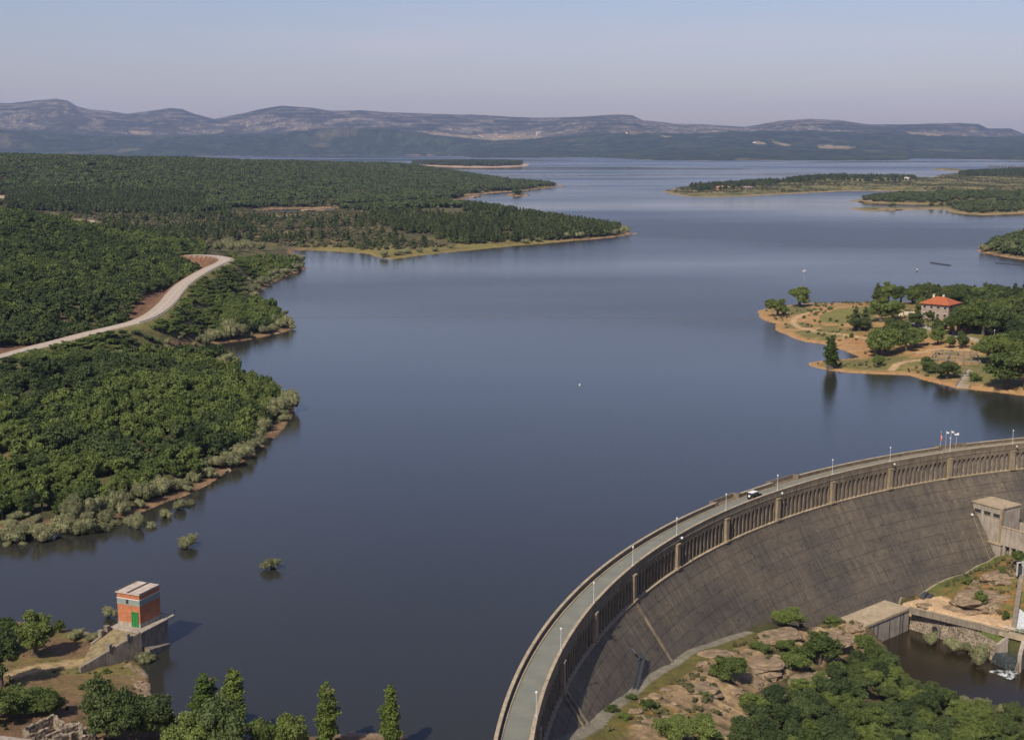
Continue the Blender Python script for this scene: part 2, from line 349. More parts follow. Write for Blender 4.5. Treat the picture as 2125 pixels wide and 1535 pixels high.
ANCH = [(0,740,12),(190,690,13),(290,665,14),(345,620,15),(400,575,16),(465,545,16),(0,1080,1.5),(0,900,8),(200,900,7),(400,850,5),(300,1000,2.5),(500,830,3),(400,765,3.5),(200,780,9),(0,800,10),(450,650,7),(550,660,3.5),(520,580,6),(560,545,6),(-300,800,14),(-300,1000,8),
 (0,690,17),(0,620,25),(0,550,33),(0,480,40),(0,432,46),(150,640,24),(150,560,31),(150,500,33),(150,468,34),(300,600,22),(300,550,23),(300,513,22),(400,535,18),(220,492,28),(-300,600,35),(-300,450,55),
 (300,480,7),(200,455,8),(400,455,6),(600,470,6),(200,440,9),(600,446,2),(800,480,7),(700,500,3),(900,470,8),(1000,450,11),(1100,460,8),(1200,481,2.5),(900,500,2.5),(1000,438,13),(850,440,11),(1100,446,10),(1180,467,4),(500,500,4),(0,412,20),(-300,412,25),
 (0,400,24),(200,420,12),(400,425,8),(600,425,4),(800,415,3),(500,400,17),(200,390,28),(0,370,40),(0,340,56),(0,326,64),(200,345,54),(200,332,60),(400,350,46),(400,335,55),(600,350,40),(600,339,44),(800,352,31),(800,344,35),(870,348,29),(947,363,16),(1000,376,7),(900,380,12),(1080,390,3),(-300,340,60),(-300,326,66),
 (100,352,6),(500,354,6),(800,354,5),(950,361,6),
 (1600,650,1),(1660,645,3),(1700,660,4),(1750,640,5),(1800,660,6),(1850,650,7),(1950,665,8),(1950,650,8),(2050,680,8),(2125,690,8),(2100,640,8),(1700,690,1.8),(1800,715,2.5),(1850,740,2.5),(1900,700,5),(2000,720,5),(2080,740,5),(1900,765,1.5),(2000,780,2.5),(2080,790,3),(2125,790,3.5),(1750,760,1),
 (2125,520,8),(2070,515,4),(1500,400,4),(1700,388,8),(1850,385,8),(2000,380,6),(2125,380,8),(1450,402,3),(1560,390,8),(1700,376,12),(1800,420,2),(1950,415,5),(2100,425,6),(2050,440,4),(2100,365,9),
 (0,1400,4),(100,1400,3.5),(200,1380,2.5),(60,1375,3.5),(235,1330,4.3),(100,1340,3),(150,1322,1.5),(280,1420,1.2),(200,1450,3),(100,1500,5),(0,1535,7),(300,1530,4),(500,1560,3),(700,1540,1.6),(850,1560,1.6),(0,1330,3),(-200,1350,6),(-200,1535,10),(200,1700,8),(800,1700,5),(960,340,6)]
_a = np.array([[*at(*p), p[2]] for p in ANCH]); _au = np.c_[3*_a[:, 0]/_a[:, 1], np.log(_a[:, 1])]
_K = np.hypot(_au[:, None, 0]-_au[None, :, 0], _au[:, None, 1]-_au[None, :, 1])
_w = np.linalg.solve(np.block([[_K+np.eye(len(_K))*.004, np.ones((len(_K), 1))], [np.ones((1, len(_K))), np.zeros((1, 1))]]), np.r_[_a[:, 2], 0])
def anchor_h(x, y):
    u = 3*x/y; v = np.log(np.maximum(y, 20)); o = np.full(x.shape, _w[-1])
    for i in range(len(_au)): o = o+_w[i]*np.hypot(u-_au[i, 0], v-_au[i, 1])
    return o
ROADP = [(-160,786,12),(-40,752,12),(60,724,12.2),(130,706,12.6),(190,690,13),(250,676,13.5),(290,665,14),(320,650,14.3),(345,629,14.7),(362,608,15),(380,590,15.3),(410,570,15.7),(440,554,16),(460,545,16),(466,538,16),(455,533,16),(430,530,16),(395,529,15.5)]
def spline(pts, n=8):
    p = np.array(pts, float); p = np.vstack([2*p[0]-p[1], p, 2*p[-1]-p[-2]]); out = []
    for i in range(1, len(p)-2):
        for t in np.linspace(0, 1, n, endpoint=False):
            out.append(.5*((2*p[i])+(-p[i-1]+p[i+1])*t+(2*p[i-1]-5*p[i]+4*p[i+1]-p[i+2])*t*t+(-p[i-1]+3*p[i]-3*p[i+1]+p[i+2])*t**3))
    out.append(p[-2]); return np.array(out)
ROAD = spline([P3(*p) for p in ROADP], 8)
def road_info(x, y):
    d = np.full(x.shape, 1e9); z = np.zeros(x.shape); s = np.zeros(x.shape)
    for a, b in zip(ROAD[:-1], ROAD[1:]):
        v = b[:2]-a[:2]; L = v@v+1e-9; t = np.clip(((x-a[0])*v[0]+(y-a[1])*v[1])/L, 0, 1)
        q = np.hypot(x-a[0]-t*v[0], y-a[1]-t*v[1]); k = q < d
        d = np.where(k, q, d); z = np.where(k, a[2]+t*(b[2]-a[2]), z); s = np.where(k, np.sign(v[0]*(y-a[1])-v[1]*(x-a[0])), s)
    return d, z, s
PIERBOX = np.array([at(292,1303,4.8), at(246,1295,4.8), at(333,1280,4.8)])
def land_h(x, y):
    D = np.hypot(x, y)
    sd = shore_sd(x, y)+(fbm(x/9, y/9, 4, 3)-.5)*np.clip(D*.012, 2, 26)*.6
    ah = np.maximum(anchor_h(x, y), .5)+(fbm(x/26, y/26, 4, 9)-.5)*np.clip(D*.004, .8, 6)
    rp = .12+np.maximum(sd, 0)*np.where(D < 420, .13, .17)+.07*((x < 0) & (D > 380) & (D < 1000))
    rp = np.where(sd < 6, rp*(.6+.8*fbm(x/4, y/4, 3, 5)), rp)
    z = -np.log(np.exp(-np.clip(ah, -20, 90)/2.)+np.exp(-np.clip(rp, -20, 200)/2.))*2.+1.386*np.exp(-rp/2.)
    z = np.where(sd > 0, np.maximum(np.minimum(z, rp+.2), .05), np.maximum(sd*.16, -6.))
    k = (D > 380) & (D < 1100) & (x < 0)
    if k.any():
        d, rz, s = road_info(x[k], y[k]); f = ss(np.where(s > 0, 4.6, 4.6), np.where(s > 0, 11., 26.), d); z[k] = np.where(sd[k] > 0, (rz-.12)*(1-f)+z[k]*f, z[k])
    return z, sd
# image-space outlines of soil and planting zones, applied to world points through the measured camera
def zone(poly, px, py): return inside(np.array(poly, float), px, py)
TRACK = [np.array([at(*p) for p in L]) for L in (
  [(1700,637,5),(1668,644,4),(1650,652,3.5),(1645,662,3),(1658,673,2.6),(1700,686,2.2),(1750,693,2.6),(1800,699,3.2),(1850,700,4)],
  [(1850,764,1.5),(1862,752,2),(1880,744,3),(1905,740,3.5),(1935,736,4)],
  [(1905,723,4.5),(1960,718,5),(2020,724,5),(2060,728,5)],
  [(30,1380,3.6),(80,1366,3.4),(150,1353,3.2),(200,1342,3.6),(240,1325,4.3)])]
PATHW = np.array([at(*p) for p in [(1885,665,7),(1920,675,7),(1960,688,6.5),(2000,697,6.5),(2030,705,6.2),(2080,720,6),(2125,738,6)]])
ZPINE1 = [(15,404),(120,398),(300,402),(430,410),(425,443),(250,444),(100,438),(10,434)]
ZPEN = [(920,436),(1010,433),(1100,445),(1200,466),(1300,480),(1260,490),(1150,498),(1050,503),(960,508),(900,500),(850,490),(800,470),(750,455),(840,441)]
ZSCRUB = [(120,440),(430,444),(460,432),(700,436),(840,440),(760,452),(800,480),(860,500),(960,512),(780,520),(600,519),(560,505),(440,500),(430,530),(300,512),(200,486),(140,462)]
def terrain_color(x, y, z, sd):
    D = np.hypot(x, y); px, py = proj(x, y, z); n1 = fbm(x/14, y/14, 4, 21); n2 = fbm(x/3.5, y/3.5, 3, 33); n3 = fbm(x/40, y/40, 3, 41)
    def mixc(c, col, f): return c*(1-f[:, None])+np.array(col)*f[:, None]
    c = np.tile(np.array([.060, .056, .028]), (len(x), 1))
    c = mixc(c, (.105, .100, .040), ss(.45, .62, n1)*.8)
    c = mixc(c, (.20, .125, .07), ss(.60, .72, n2)*.55)
    flat = zone(ZSCRUB, px, py).astype(float); c = mixc(c, (.150, .118, .065), flat*ss(.35, .6, n1))
    wd = np.clip(2.2+D*.0035, 2.5, 16)
    beach = 1-ss(.3, 1.0, sd/wd); bc = np.where((n2 > .5)[:, None], np.array([.30, .19, .105]), np.array([.19, .115, .070]))
    left = (x < 0) & (D < 1300); bc = np.where(left[:, None], bc*.72, bc)
    c = c*(1-beach[:, None])+bc*beach[:, None]
    pen = ((px > 1560) & (py > 600) & (py < 860)).astype(float)
    pc = mixc(np.tile(np.array([.33, .20, .092]), (len(x), 1)), (.150, .135, .050), ss(.36, .52, n1)*ss(2, 7, sd))
    lawn = zone([(1700,655),(1740,640),(1800,636),(1830,650),(1780,668),(1740,672),(1700,668)], px, py).astype(float)
    pc = mixc(pc, (.150, .145, .048), lawn*.9)
    pc = mixc(pc, (.32, .15, .065), ss(.66, .75, n3)*.6)
    c = c*(1-pen[:, None])+pc*pen[:, None]
    for i, T in enumerate(TRACK):
        d = pdist(T, x, y); c = mixc(c, (.42, .29, .165), (1-ss(1.0, 2.0, d))*(.95 if i < 3 else .6))
    c = mixc(c, (.34, .31, .27), 1-ss(1.2, 1.8, pdist(PATHW, x, y)))
    isl = ((px > 1360) & (py < 470) & (py > 335)).astype(float)
    ic = mixc(np.tile(np.array([.185, .150, .065]), (len(x), 1)), (.075, .085, .033), ss(.4, .6, n1)); ic = mixc(ic, (.27, .19, .11), (1-ss(3, 14, sd))*ss(.35, .55, n1))
    c = c*(1-isl[:, None])+ic*isl[:, None]
    c = mixc(c, (.20, .17, .055), ss(590, 680, px)*(1-ss(1150, 1250, px))*ss(492, 500, py)*(py < 545)*(.45+.5*n1)*(1-ss(25, 60, sd)))
    si = ((px > 780) & (px < 1110) & (py < 349) & (D > 4500)).astype(float); c = mixc(c, (.40, .28, .19), si*(1-ss(15, 60, sd)))
    nl = ((D < 290) & (x < 20)).astype(float)
    ncol = mixc(np.tile(np.array([.150, .095, .055]), (len(x), 1)), (.150, .130, .045), ss(.45, .62, n1)*np.where(py < 1400, .9, .3)); ncol = mixc(ncol, (.25, .185, .13), (1-ss(.8, 3.2, sd))*ss(.35, .6, n2))
    c = c*(1-nl[:, None])+ncol*nl[:, None]
    c = mixc(c, (.40, .29, .165), nl*(1-ss(.5, 1.1, np.abs(pdist(TRACK[3], x, y)-.9)))*.8)
    k = (D > 380) & (D < 1100) & (x < 0); rd_ = np.full(len(x), 1e3); rs_ = np.zeros(len(x))
    if k.any(): a_, b_, s_ = road_info(x[k], y[k]); rd_[k] = a_; rs_[k] = s_
    c = mixc(c, (.150, .082, .050), (1-ss(15, 19, rd_))*(rs_ > 0)*ss(.25, .40, n1+.12)); c = mixc(c, (.13, .12, .045), (1-ss(9, 12, rd_))*(rs_ < 0))
    c = mixc(c, (.36, .28, .20), 1-ss(3.7, 4.4, rd_))
    pale = zone([(470,531),(487,534),(482,545),(462,552),(470,540)], px, py) | zone([(-40,408),(35,404),(42,411),(22,420),(-40,430)], px, py) | zone([(138,456),(195,457),(200,467),(232,483),(224,487),(188,474),(150,463)], px, py)
    c = mixc(c, (.36, .28, .20), pale.astype(float))
    return c

# ------------------------------------------------------------------ lake-side ground
def build_ground():
    az = np.radians(np.arange(-25.5, 25.5, .07)); lr = np.exp(np.arange(math.log(118), math.log(6100), .0045))
    A, L = np.meshgrid(az, lr); x = (L*np.sin(A)).ravel(); y = (L*np.cos(A)).ravel(); nr, na = A.shape
    sd0 = shore_sd(x, y); t, r = dam_polar(x, y)
    ok = (sd0 > -14-np.hypot(x, y)*.006) & ~((r < ru(t)-1.5) & (t > 0) & (t < 3.25))
    k = np.where(ok)[0]; z = np.full(x.shape, -6.); zz, sd = land_h(x[k], y[k]); z[k] = zz
    q = ok.reshape(nr, na); cell = q[:-1, :-1] & q[1:, :-1] & q[:-1, 1:] & q[1:, 1:]
    i, j = np.where(cell); b = i*na+j; Q = np.stack([b, b+1, b+na+1, b+na], 1)
    used = np.unique(Q); mp = np.full(len(x), -1); mp[used] = np.arange(len(used))
    sdf = np.zeros(x.shape); sdf[k] = sd
    C_ = terrain_color(x[used], y[used], z[used], sdf[used])
    me = npmesh('ground', np.c_[x[used], y[used], z[used]], mp[Q], [M['ground']], True, C_)
    tag(link('ground', me), kind='structure')
build_ground()

# lake sheet: bounded by the upstream face of the dam
arc = [DP(t, DW-.2, 0)[:2] for t in np.linspace(3.3, 1.15, 90)]
lake = MB(); pl_ = [(-3000, 60), (-9000, 12500), (9000, 12500), (4000, 300)][::-1]
poly = arc+pl_
lake.add([(p[0], p[1], 0) for p in poly], [tuple(range(len(poly)))[::-1]])
o = lake.build('lake_water', M['lake']); tag(o, kind='structure')
if o.data.polygons[0].normal.z < 0: o.data.flip_normals()

# ------------------------------------------------------------------ far shore, hills and mountain ridges
def prof(pts, px): p = np.array(pts, float); return np.interp(px, p[:, 0], p[:, 1])
R2 = [(-900,232),(-300,222),(0,218),(60,218),(110,212),(150,209),(172,213),(190,224),(215,230),(250,233),(290,239),(330,234),(380,227),(400,229),(425,239),(465,249),(500,242),(530,236),(560,229),(600,223),(660,227),(700,233),(760,232),(800,235),(900,239),(1000,241),(1060,245),(1120,247),(1200,245),(1240,242),(1280,240),(1305,242),(1325,252),(1370,256),(1390,259),(1450,260),(1530,265),(1560,260),(1600,253),(1660,249),(1720,252),(1780,260),(1850,260),(1960,257),(2000,259),(2020,268),(2065,268),(2090,278),(2125,284),(2300,286),(3000,288)]
R1 = [(-900,262),(0,270),(200,282),(330,285),(450,282),(560,280),(640,272),(760,267),(830,270),(900,281),(960,289),(1020,293),(1080,291),(1150,284),(1230,278),(1320,275),(1420,279),(1500,273),(1650,272),(1760,275),(1850,277),(1950,282),(2050,285),(2125,281),(2300,275),(3000,270)]
SH = [(-900,323.5),(0,322.5),(380,324.5),(480,323),(750,321.5),(930,322),(990,327),(1126,327.2),(1225,326),(1353,332),(1505,333),(1677,332.5),(1859,332.3),(1872,328.5),(2000,330.5),(2125,332.5),(3000,334)]
def build_hills():
    az = np.arange(-.47, .47, .00045); D = np.r_[np.arange(6800, 9500, 28), np.arange(9500, 17500, 55)]
    A, L = np.meshgrid(az, D); px = CX+F*A*cP; y = L; x = A*L; nr, na = A.shape
    d0 = np.array(90/np.tan(np.radians(0)+(prof(SH, px)-300)/F)); wob = (fbm(x/130, y/130, 4, 2)-.5)*160
    d1 = 11800+500*np.sin(px/300); d2 = 15500+700*np.sin(px/510+1)
    h1 = 90+(300-prof(R1, px))/F*d1; h2 = 90+(300-prof(R2, px))/F*d2
    s1 = np.clip((y-d0-wob)/(d1-d0), -.2, 1); s2 = np.clip((y-d1)/(d2-d1), 0, 1)
    rid = 1-np.abs(2*fbm(x/900, y/900, 5, 50)-1); und = fbm(x/700, y/700, 4, 60)
    low = h1*np.where(s1 > 0, (s1**1.25)*(1-.35*np.sin(np.pi*np.clip(s1, 0, 1))*(und-.2)*1.6), s1*.25)
    saddle = h1-np.minimum(h1*.22, 60)*np.sin(np.pi*np.clip(s2*1.8, 0, 1))
    up = np.where(s2 > 0, ss(.12, 1., s2)**.75, 0.)
    z = np.where(s2 > 0, saddle*(1-up)+h2*up, low)
    z = z-(rid*.9+.1-.5)*np.where(s2 > 0, 90*np.sin(np.pi*np.clip(up, 0, 1)), 0)*1.0
    z = z+(vn(x/40, y/90, 71)-.5)*np.where(s1 > .02, 7, 0)*(1-.8*up)+(fbm(x/160, y/160, 4, 70)-.5)*np.where(s1 > .03, np.where(s2 > .15, 26*(1-.75*up), 18), 3)
    stepz = 46.; q = z/stepz; fr = q-np.floor(q); terr = (np.floor(q)+ss(.35, .75, fr))*stepz       # rock ledges of the upper ridge
    tw = .15*np.clip((1-up)*4, 0, 1)*(s2 > .12); z = z*(1-tw)+terr*tw
    z = np.where(y > d2, z-(y-d2)*.22, z); z = np.where(s1 <= 0, np.minimum(z, -1.5), z)
    xf, yf, zf = x.ravel(), y.ravel(), z.ravel(); s1f, s2f, upf = s1.ravel(), s2.ravel(), up.ravel()
    ppx, ppy = proj(xf, yf, zf)
    n1 = fbm(xf/120, yf/120, 4, 80); n2 = fbm(xf/420, yf/420, 4, 90); n3 = fbm(xf/30, yf/60, 3, 95)
    c = np.tile(np.array([.020, .032, .016]), (len(xf), 1))
    def mc(c, col, f): return c*(1-f[:, None])+np.array(col)*f[:, None]
    c = mc(c, (.045, .060, .026), ss(.5, .65, n1)*.6); c = mc(c, (.16, .13, .07), ss(.66, .74, n2)*(s2f <= 0)*.35)
    rock = ss(.10, .35, upf)*ss(.36, .52, n2*.62+fr.ravel()*.16+n3*.22)
    c = mc(c, (.18, .148, .112), rock*.95); c = mc(c, (.34, .27, .20), rock*ss(.56, .68, n3)*ss(.45, .6, n2)*.8); c = mc(c, (.040, .042, .030), (s2f > .1)*ss(.46, .58, n1)*.8)
    n4 = vn(xf/17, yf/55, 5); n5 = vn(xf/45, yf/120, 6)
    c = c*(.72+.5*ss(.25, .8, n4*.6+n5*.4))[:, None]; c = mc(c, (.035, .038, .026), (upf > .08)*ss(.62, .74, n4)*.8)
    fields = [[(905,279),(985,281),(1015,277),(1100,281),(1145,283),(1085,289),(1020,292),(960,286)], [(862,272),(905,274),(985,285),(960,286),(900,280)], [(268,272),(282,272),(320,278),(300,280),(275,279)],[(1298,277),(1312,274),(1335,276),(1318,280)],[(1565,293),(1585,295),(1593,301),(1570,299)],[(1602,292),(1642,301),(1630,304),(1605,297)],[(1695,300),(1780,305),(1760,310),(1700,308)],[(1370,281),(1395,283),(1380,286)],[(1880,273),(1960,280),(1950,283),(1890,279)]]
    for f_ in fields: c = mc(c, (.235, .18, .105), zone(f_, ppx, ppy).astype(float)*(.65+.35*(n1 > .5)))
    shb = (1-ss(.004, .016, s1f))*(s1f > -.05); c = mc(c, (.32, .19, .12), shb*ss(.38, .6, n1))
    i, j = np.meshgrid(np.arange(nr-1), np.arange(na-1), indexing='ij'); b = (i*na+j).ravel(); zz = z
    keep = (np.maximum(np.maximum(z[:-1, :-1], z[1:, :-1]), np.maximum(z[:-1, 1:], z[1:, 1:])) > -40).ravel(); b = b[keep]
    me = npmesh('hills', np.c_[xf, yf, zf], np.stack([b, b+1, b+na+1, b+na], 1), [M['hills']], True, c)
    tag(link('hills', me), kind='structure')
build_hills()

# ------------------------------------------------------------------ valley floor below the dam
ZP = -31.
POOL = np.array([at(px, py, ZP) for px, py in [(1797,1336),(1885,1303),(1925,1316),(1965,1328),(2010,1347),(2067,1374),(2076,1372),(2108,1378),(2117,1386),(2300,1430),(2300,1500),(2125,1476),(2060,1464),(2000,1452),(1930,1432),(1870,1402),(1825,1368)]])
toe = [face_hit(px, py) for px, py in [(1120,1533),(1215,1502),(1300,1437),(1390,1377),(1470,1335),(1545,1310),(1680,1310),(1790,1288),(1862,1255),(1900,1240),(2000,1190),(2050,1163)]]
VA = [(t[0], t[1], t[2]) for t in toe]+[P3(*p) for p in [(1250,1508,-9),(1300,1535,-9.5),(1400,1490,-11.5),(1400,1440,-12.5),(1500,1400,-14),(1500,1360,-15),(1500,1535,-14.5),(1600,1450,-17.5),(1600,1360,-18),(1700,1400,-22),(1640,1308,-18.5),(1700,1302,-21),(1760,1298,-23.5),(1785,1325,-25),(1650,1535,-20),(1800,1535,-27),(1850,1460,-29),(1790,1390,-27),(2000,1535,-30.3),(2125,1535,-30.3),(1950,1450,-30.8),(2100,1480,-30.2),(1200,1600,-6),(1500,1700,-12),(1900,1700,-28),(2200,1600,-30),
 (1890,1255,-25.3),(1960,1270,-25.3),(1950,1240,-25),(2040,1290,-25.3),(2090,1300,-25.3),(2010,1262,-25),(2030,1240,-23.5),(2060,1200,-21),(2090,1250,-23.5),(2100,1185,-20),(2130,1150,-19),(2200,1200,-19),(2200,1300,-25),(2000,1215,-23),(1970,1300,-26.6),(2040,1325,-26.8)]]
_v = np.array(VA); _vk = np.hypot(_v[:, None, 0]-_v[None, :, 0], _v[:, None, 1]-_v[None, :, 1])
_vw = np.linalg.solve(np.block([[_vk+np.eye(len(_vk))*.3, np.ones((len(_vk), 1))], [np.ones((1, len(_vk))), np.zeros((1, 1))]]), np.r_[_v[:, 2], 0])
def strata(x, y): return fbm((x*.87-y*.5)/26, (x*.5+y*.87)/3.4, 4, 7)
ZROCK = [(1250,1520),(1330,1450),(1420,1400),(1560,1320),(1640,1298),(1780,1290),(1800,1330),(1740,1370),(1640,1400),(1560,1440),(1620,1500),(1560,1560),(1200,1640),(1150,1560)]
ZROCK2 = [(1975,1270),(1990,1225),(2040,1195),(2100,1165),(2130,1160),(2110,1220),(2060,1250),(2010,1275)]
DIRT = [(1866,1252),(1925,1238),(1958,1236),(2000,1255),(2060,1272),(2104,1284),(2108,1308),(1960,1280),(1888,1266)]
def valley_h(x, y):
    o = np.full(x.shape, _vw[-1])
    for i in range(len(_v)): o = o+_vw[i]*np.hypot(x-_v[i, 0], y-_v[i, 1])
    px, py = proj(x, y, np.clip(o, -33, 0)); rk = zone(ZROCK, px, py).astype(float)+zone(ZROCK2, px, py)
    t, r = dam_polar(x, y); toeoff = (ru(t)-DW+face_off(o))-r
    rk = rk*ss(4.5, 7, toeoff)
    s = strata(x, y); amp = .25+rk*3.0
    o = o+(s-.5)*amp+(fbm(x/11, y/11, 4, 8)-.5)*(.4+rk*1.8)*ss(3.5, 6, toeoff)
    di = zone(DIRT, px, py); o = np.where(di, -25.15, o)
    d = pdist(POOL, x, y, True); i_ = inside(POOL, x, y); sd = np.where(i_, -d, d)
    o = np.where((x > 96) & (y > 284) & (sd >= 0) & (sd < 2.3), np.minimum(o, ZP-.6), o)
    o = np.where(sd < 0, np.minimum(o, ZP-.2-np.minimum(d*.5, 2)), np.where((sd < 3) & (y < 284), np.minimum(o, ZP+.1+sd*1.2), o))
    return o, rk, toeoff, sd
def build_valley():
    xs = np.arange(-8, 215, .55); ys = np.arange(120, 372, .55); X, Y = np.meshgrid(xs, ys); x, y = X.ravel(), Y.ravel(); ny, nx = X.shape
    t, r = dam_polar(x, y); ok = (r < ru(t)-DW+.5) & (t > 1.2) | ((x > 60) & (y < 250)) & (r < 210)
    z, rk, to, sd = valley_h(x, y)
    ok &= (to > -2.5) | (z > -5)
    q = ok.reshape(ny, nx); cell = q[:-1, :-1] & q[1:, :-1] & q[:-1, 1:] & q[1:, 1:]; i, j = np.where(cell); b = i*nx+j
    px, py = proj(x, y, z)
    n1 = fbm(x/7, y/7, 4, 21); n2 = fbm(x/1.8, y/1.8, 3, 33); st_ = strata(x, y)
    def mc(c, col, f): return c*(1-f[:, None])+np.array(col)*f[:, None]
    c = np.tile(np.array([.060, .062, .026]), (len(x), 1))
    c = mc(c, (.130, .095, .045), ss(.5, .65, n1)*.7)
    rc = mc(np.tile(np.array([.235, .165, .098]), (len(x), 1)), (.32, .23, .13), ss(.5, .7, st_)); rc = mc(rc, (.085, .062, .042), ss(.46, .38, st_)*.8); rc = mc(rc, (.11, .08, .055), ss(.52, .42, n2)*.6)
    gr = mc(np.tile(np.array([.120, .112, .036]), (len(x), 1)), (.24, .13, .05), ss(.5, .65, n2))
    rkk = np.clip(rk*1.2, 0, 1)*ss(.36, .47, st_*.5+n1*.5)
    zone_r = (zone(ZROCK, px, py) | zone(ZROCK2, px, py) | (px > 1900) & (py < 1300)).astype(float)
    c = c*(1-zone_r[:, None])+gr*zone_r[:, None]; c = c*(1-rkk[:, None])+rc*rkk[:, None]
    c = mc(c, (.130, .112, .034), ss(2.0, 2.3, to)*(1-ss(3.4+2.4*n1, 5.2+3*n1, to))*(.55+.45*n2)*(t > 2.52))                       # grass strip
    c = mc(c, (.205, .185, .145), (to > -3)*(1-ss(2.0, 2.2, to))*(t > 2.52))                              # concrete drain path at the toe
    c = mc(c, (.30, .27, .20), (to > -3)*(1-ss(.6, .8, to))*(t <= 2.3))
    c = mc(c, (.10, .115, .035), ss(.8, 1.2, to)*(1-ss(3.2, 5.2, to))*(t <= 2.25)*(px > 1930))
    di = zone(DIRT, px, py); c = mc(c, (.50, .345, .215), di.astype(float)*(.75+.25*n1))
    c = mc(c, (.085, .11, .032), zone([(1925,1278),(1965,1284),(2040,1300),(2085,1318),(2078,1345),(2030,1322),(1960,1293)], px, py).astype(float)*.9)
    used = np.unique(np.stack([b, b+1, b+nx+1, b+nx], 1)); mp = np.full(len(x), -1); mp[used] = np.arange(len(used))
    me = npmesh('valley_ground', np.c_[x, y, z][used], mp[np.stack([b, b+1, b+nx+1, b+nx], 1)], [M['valley']], True, c[used])
    tag(link('valley_ground', me), kind='structure')
build_valley()
pw = MB(); pw.add([(p[0], p[1], ZP) for p in POOL*1.0], [tuple(range(len(POOL)))])
o = pw.build('pool_water', M['pool']); tag(o, kind='structure')
if o.data.polygons[0].normal.z < 0: o.data.flip_normals()
def ground_at(x, y):
    x = np.atleast_1d(np.asarray(x, float)); y = np.atleast_1d(np.asarray(y, float)); t, r = dam_polar(x, y)
    v = (r < ru(t)-DW+1) & (t > 1.2) & (t < 3.2) & (x > -5); z = np.zeros(x.shape)
    if v.any(): z[v] = valley_h(x[v], y[v])[0]
    if (~v).any(): z[~v] = land_h(x[~v], y[~v])[0]
    return z

# ------------------------------------------------------------------ the dam
ZL = -2.6; ZT = 5.0; ZR = 3.95
LPX = [1113, 1164, 1232, 1313, 1404, 1506, 1613, 1727, 1847, 1971, 2101]
LT = [theta_at_px(p, .2, 5.0) for p in LPX]
PT = [LT[0]+.1025*2, LT[0]+.1025]+LT+[LT[-1]-.105, LT[-1]-.21]
dam = thing('dam', (*DC, -34), 0, 'long curved masonry dam with arcaded crest and dark sloping block face', 'dam')
TH = np.linspace(PT[0], PT[-1], 150)
def sweep(prof_, ths, close=True, mi=0):
    mb = MB(); n = len(prof_)
    V = [DP(t, o_, z_) for t in ths for o_, z_ in prof_]
    Fs = [(i*n+j, i*n+(j+1) % n, (i+1)*n+(j+1) % n, (i+1)*n+j) for i in range(len(ths)-1) for j in range(n if close else n-1)]
    if close: Fs += [tuple(range(n)), tuple(range(len(V)-1, len(V)-n-1, -1))]
    mb.add(V, Fs, mi); return mb
def part(mb, name, mat, parent, **k): return mb.build(name, mat, parent, world=True, **k)
# sloping face with arc-length UVs
zs = np.r_[ZL, -3., np.arange(-4, -37, -1.5)]; ths = np.linspace(PT[0], PT[-1], 260); V = []; U = []
for t in ths:
    for z in zs: o_ = float(face_off(z)); V.append(DP(t, o_, z)); U.append((-t*226, math.hypot(o_, z)))
nz = len(zs); i, j = np.meshgrid(np.arange(len(ths)-1), np.arange(nz-1), indexing='ij'); b = (i*nz+j).ravel()
V = np.array(V)-np.array([*DC, -34])
me = npmesh('sloping_face', V, np.stack([b, b+nz, b+nz+1, b+1], 1), [M['face']], True, None, np.array(U)); o = link('sloping_face', me, dam)
part(sweep([(1.0, ZL-.3), (-.52, ZL-.3), (-.62, ZL), (1.0, ZL+.02)], TH), 'ledge', M['tan'], dam)
part(sweep([(.56, ZL), (.56, ZR-.2), (DW, ZR-.2), (DW, -14), (1.2, -14)], TH), 'core_wall', M['recess'], dam)
part(sweep([(-.06, 3.35), (-.06, 3.6), (.02, 3.75), (.02, 4.86), (.42, 4.86), (.42, 3.7), (.42, 3.35)], TH), 'downstream_parapet', M['arcade'], dam)
part(sweep([(-.05, 4.86), (-.05, 5.02), (.5, 5.02), (.5, 4.86)], TH), 'parapet_coping', M['tan'], dam)
part(sweep([(.43, ZR), (.43, 4.13), (.78, 4.13), (.78, ZR)], TH), 'kerb', M['tan'], dam)
part(sweep([(4.72, ZR), (4.72, 4.12), (4.98, 4.12), (4.98, ZR)], TH), 'kerb', M['tan'], dam)
o = sweep([(.4, ZR-.19), (.4, ZR+.01), (5.3, ZR+.01), (5.3, ZR-.19)], TH).build('road', M['asphalt']); tag(o, kind='structure')
BAL = [(theta_at_px(1484, DW, 5), theta_at_px(1531, DW, 5)), (theta_at_px(1602, DW, 5), theta_at_px(1654, DW, 5)), (theta_at_px(1948, DW, 5), theta_at_px(2000, DW, 5))]
segs = []; cur = PT[0]
for a, b_ in BAL: segs.append((cur, a)); cur = b_
segs.append((cur, PT[-1]))
for a, b_ in segs:
    tt = np.linspace(a, b_, max(8, int((a-b_)*60)))
    up_ = part(sweep([(DW-.45, ZR-.3), (DW-.45, 4.88), (DW, 4.88), (DW, ZR-1.2)], tt), 'upstream_parapet', M['arcade'], dam)
    mb = sweep([(DW-.52, 4.88), (DW-.52, 5.03), (DW+.06, 5.03), (DW+.06, 4.88)], tt).build('coping', M['tan'], up_); mb.location = -Vector((*DC, -34))
def tanrot(t): return t+math.pi/2
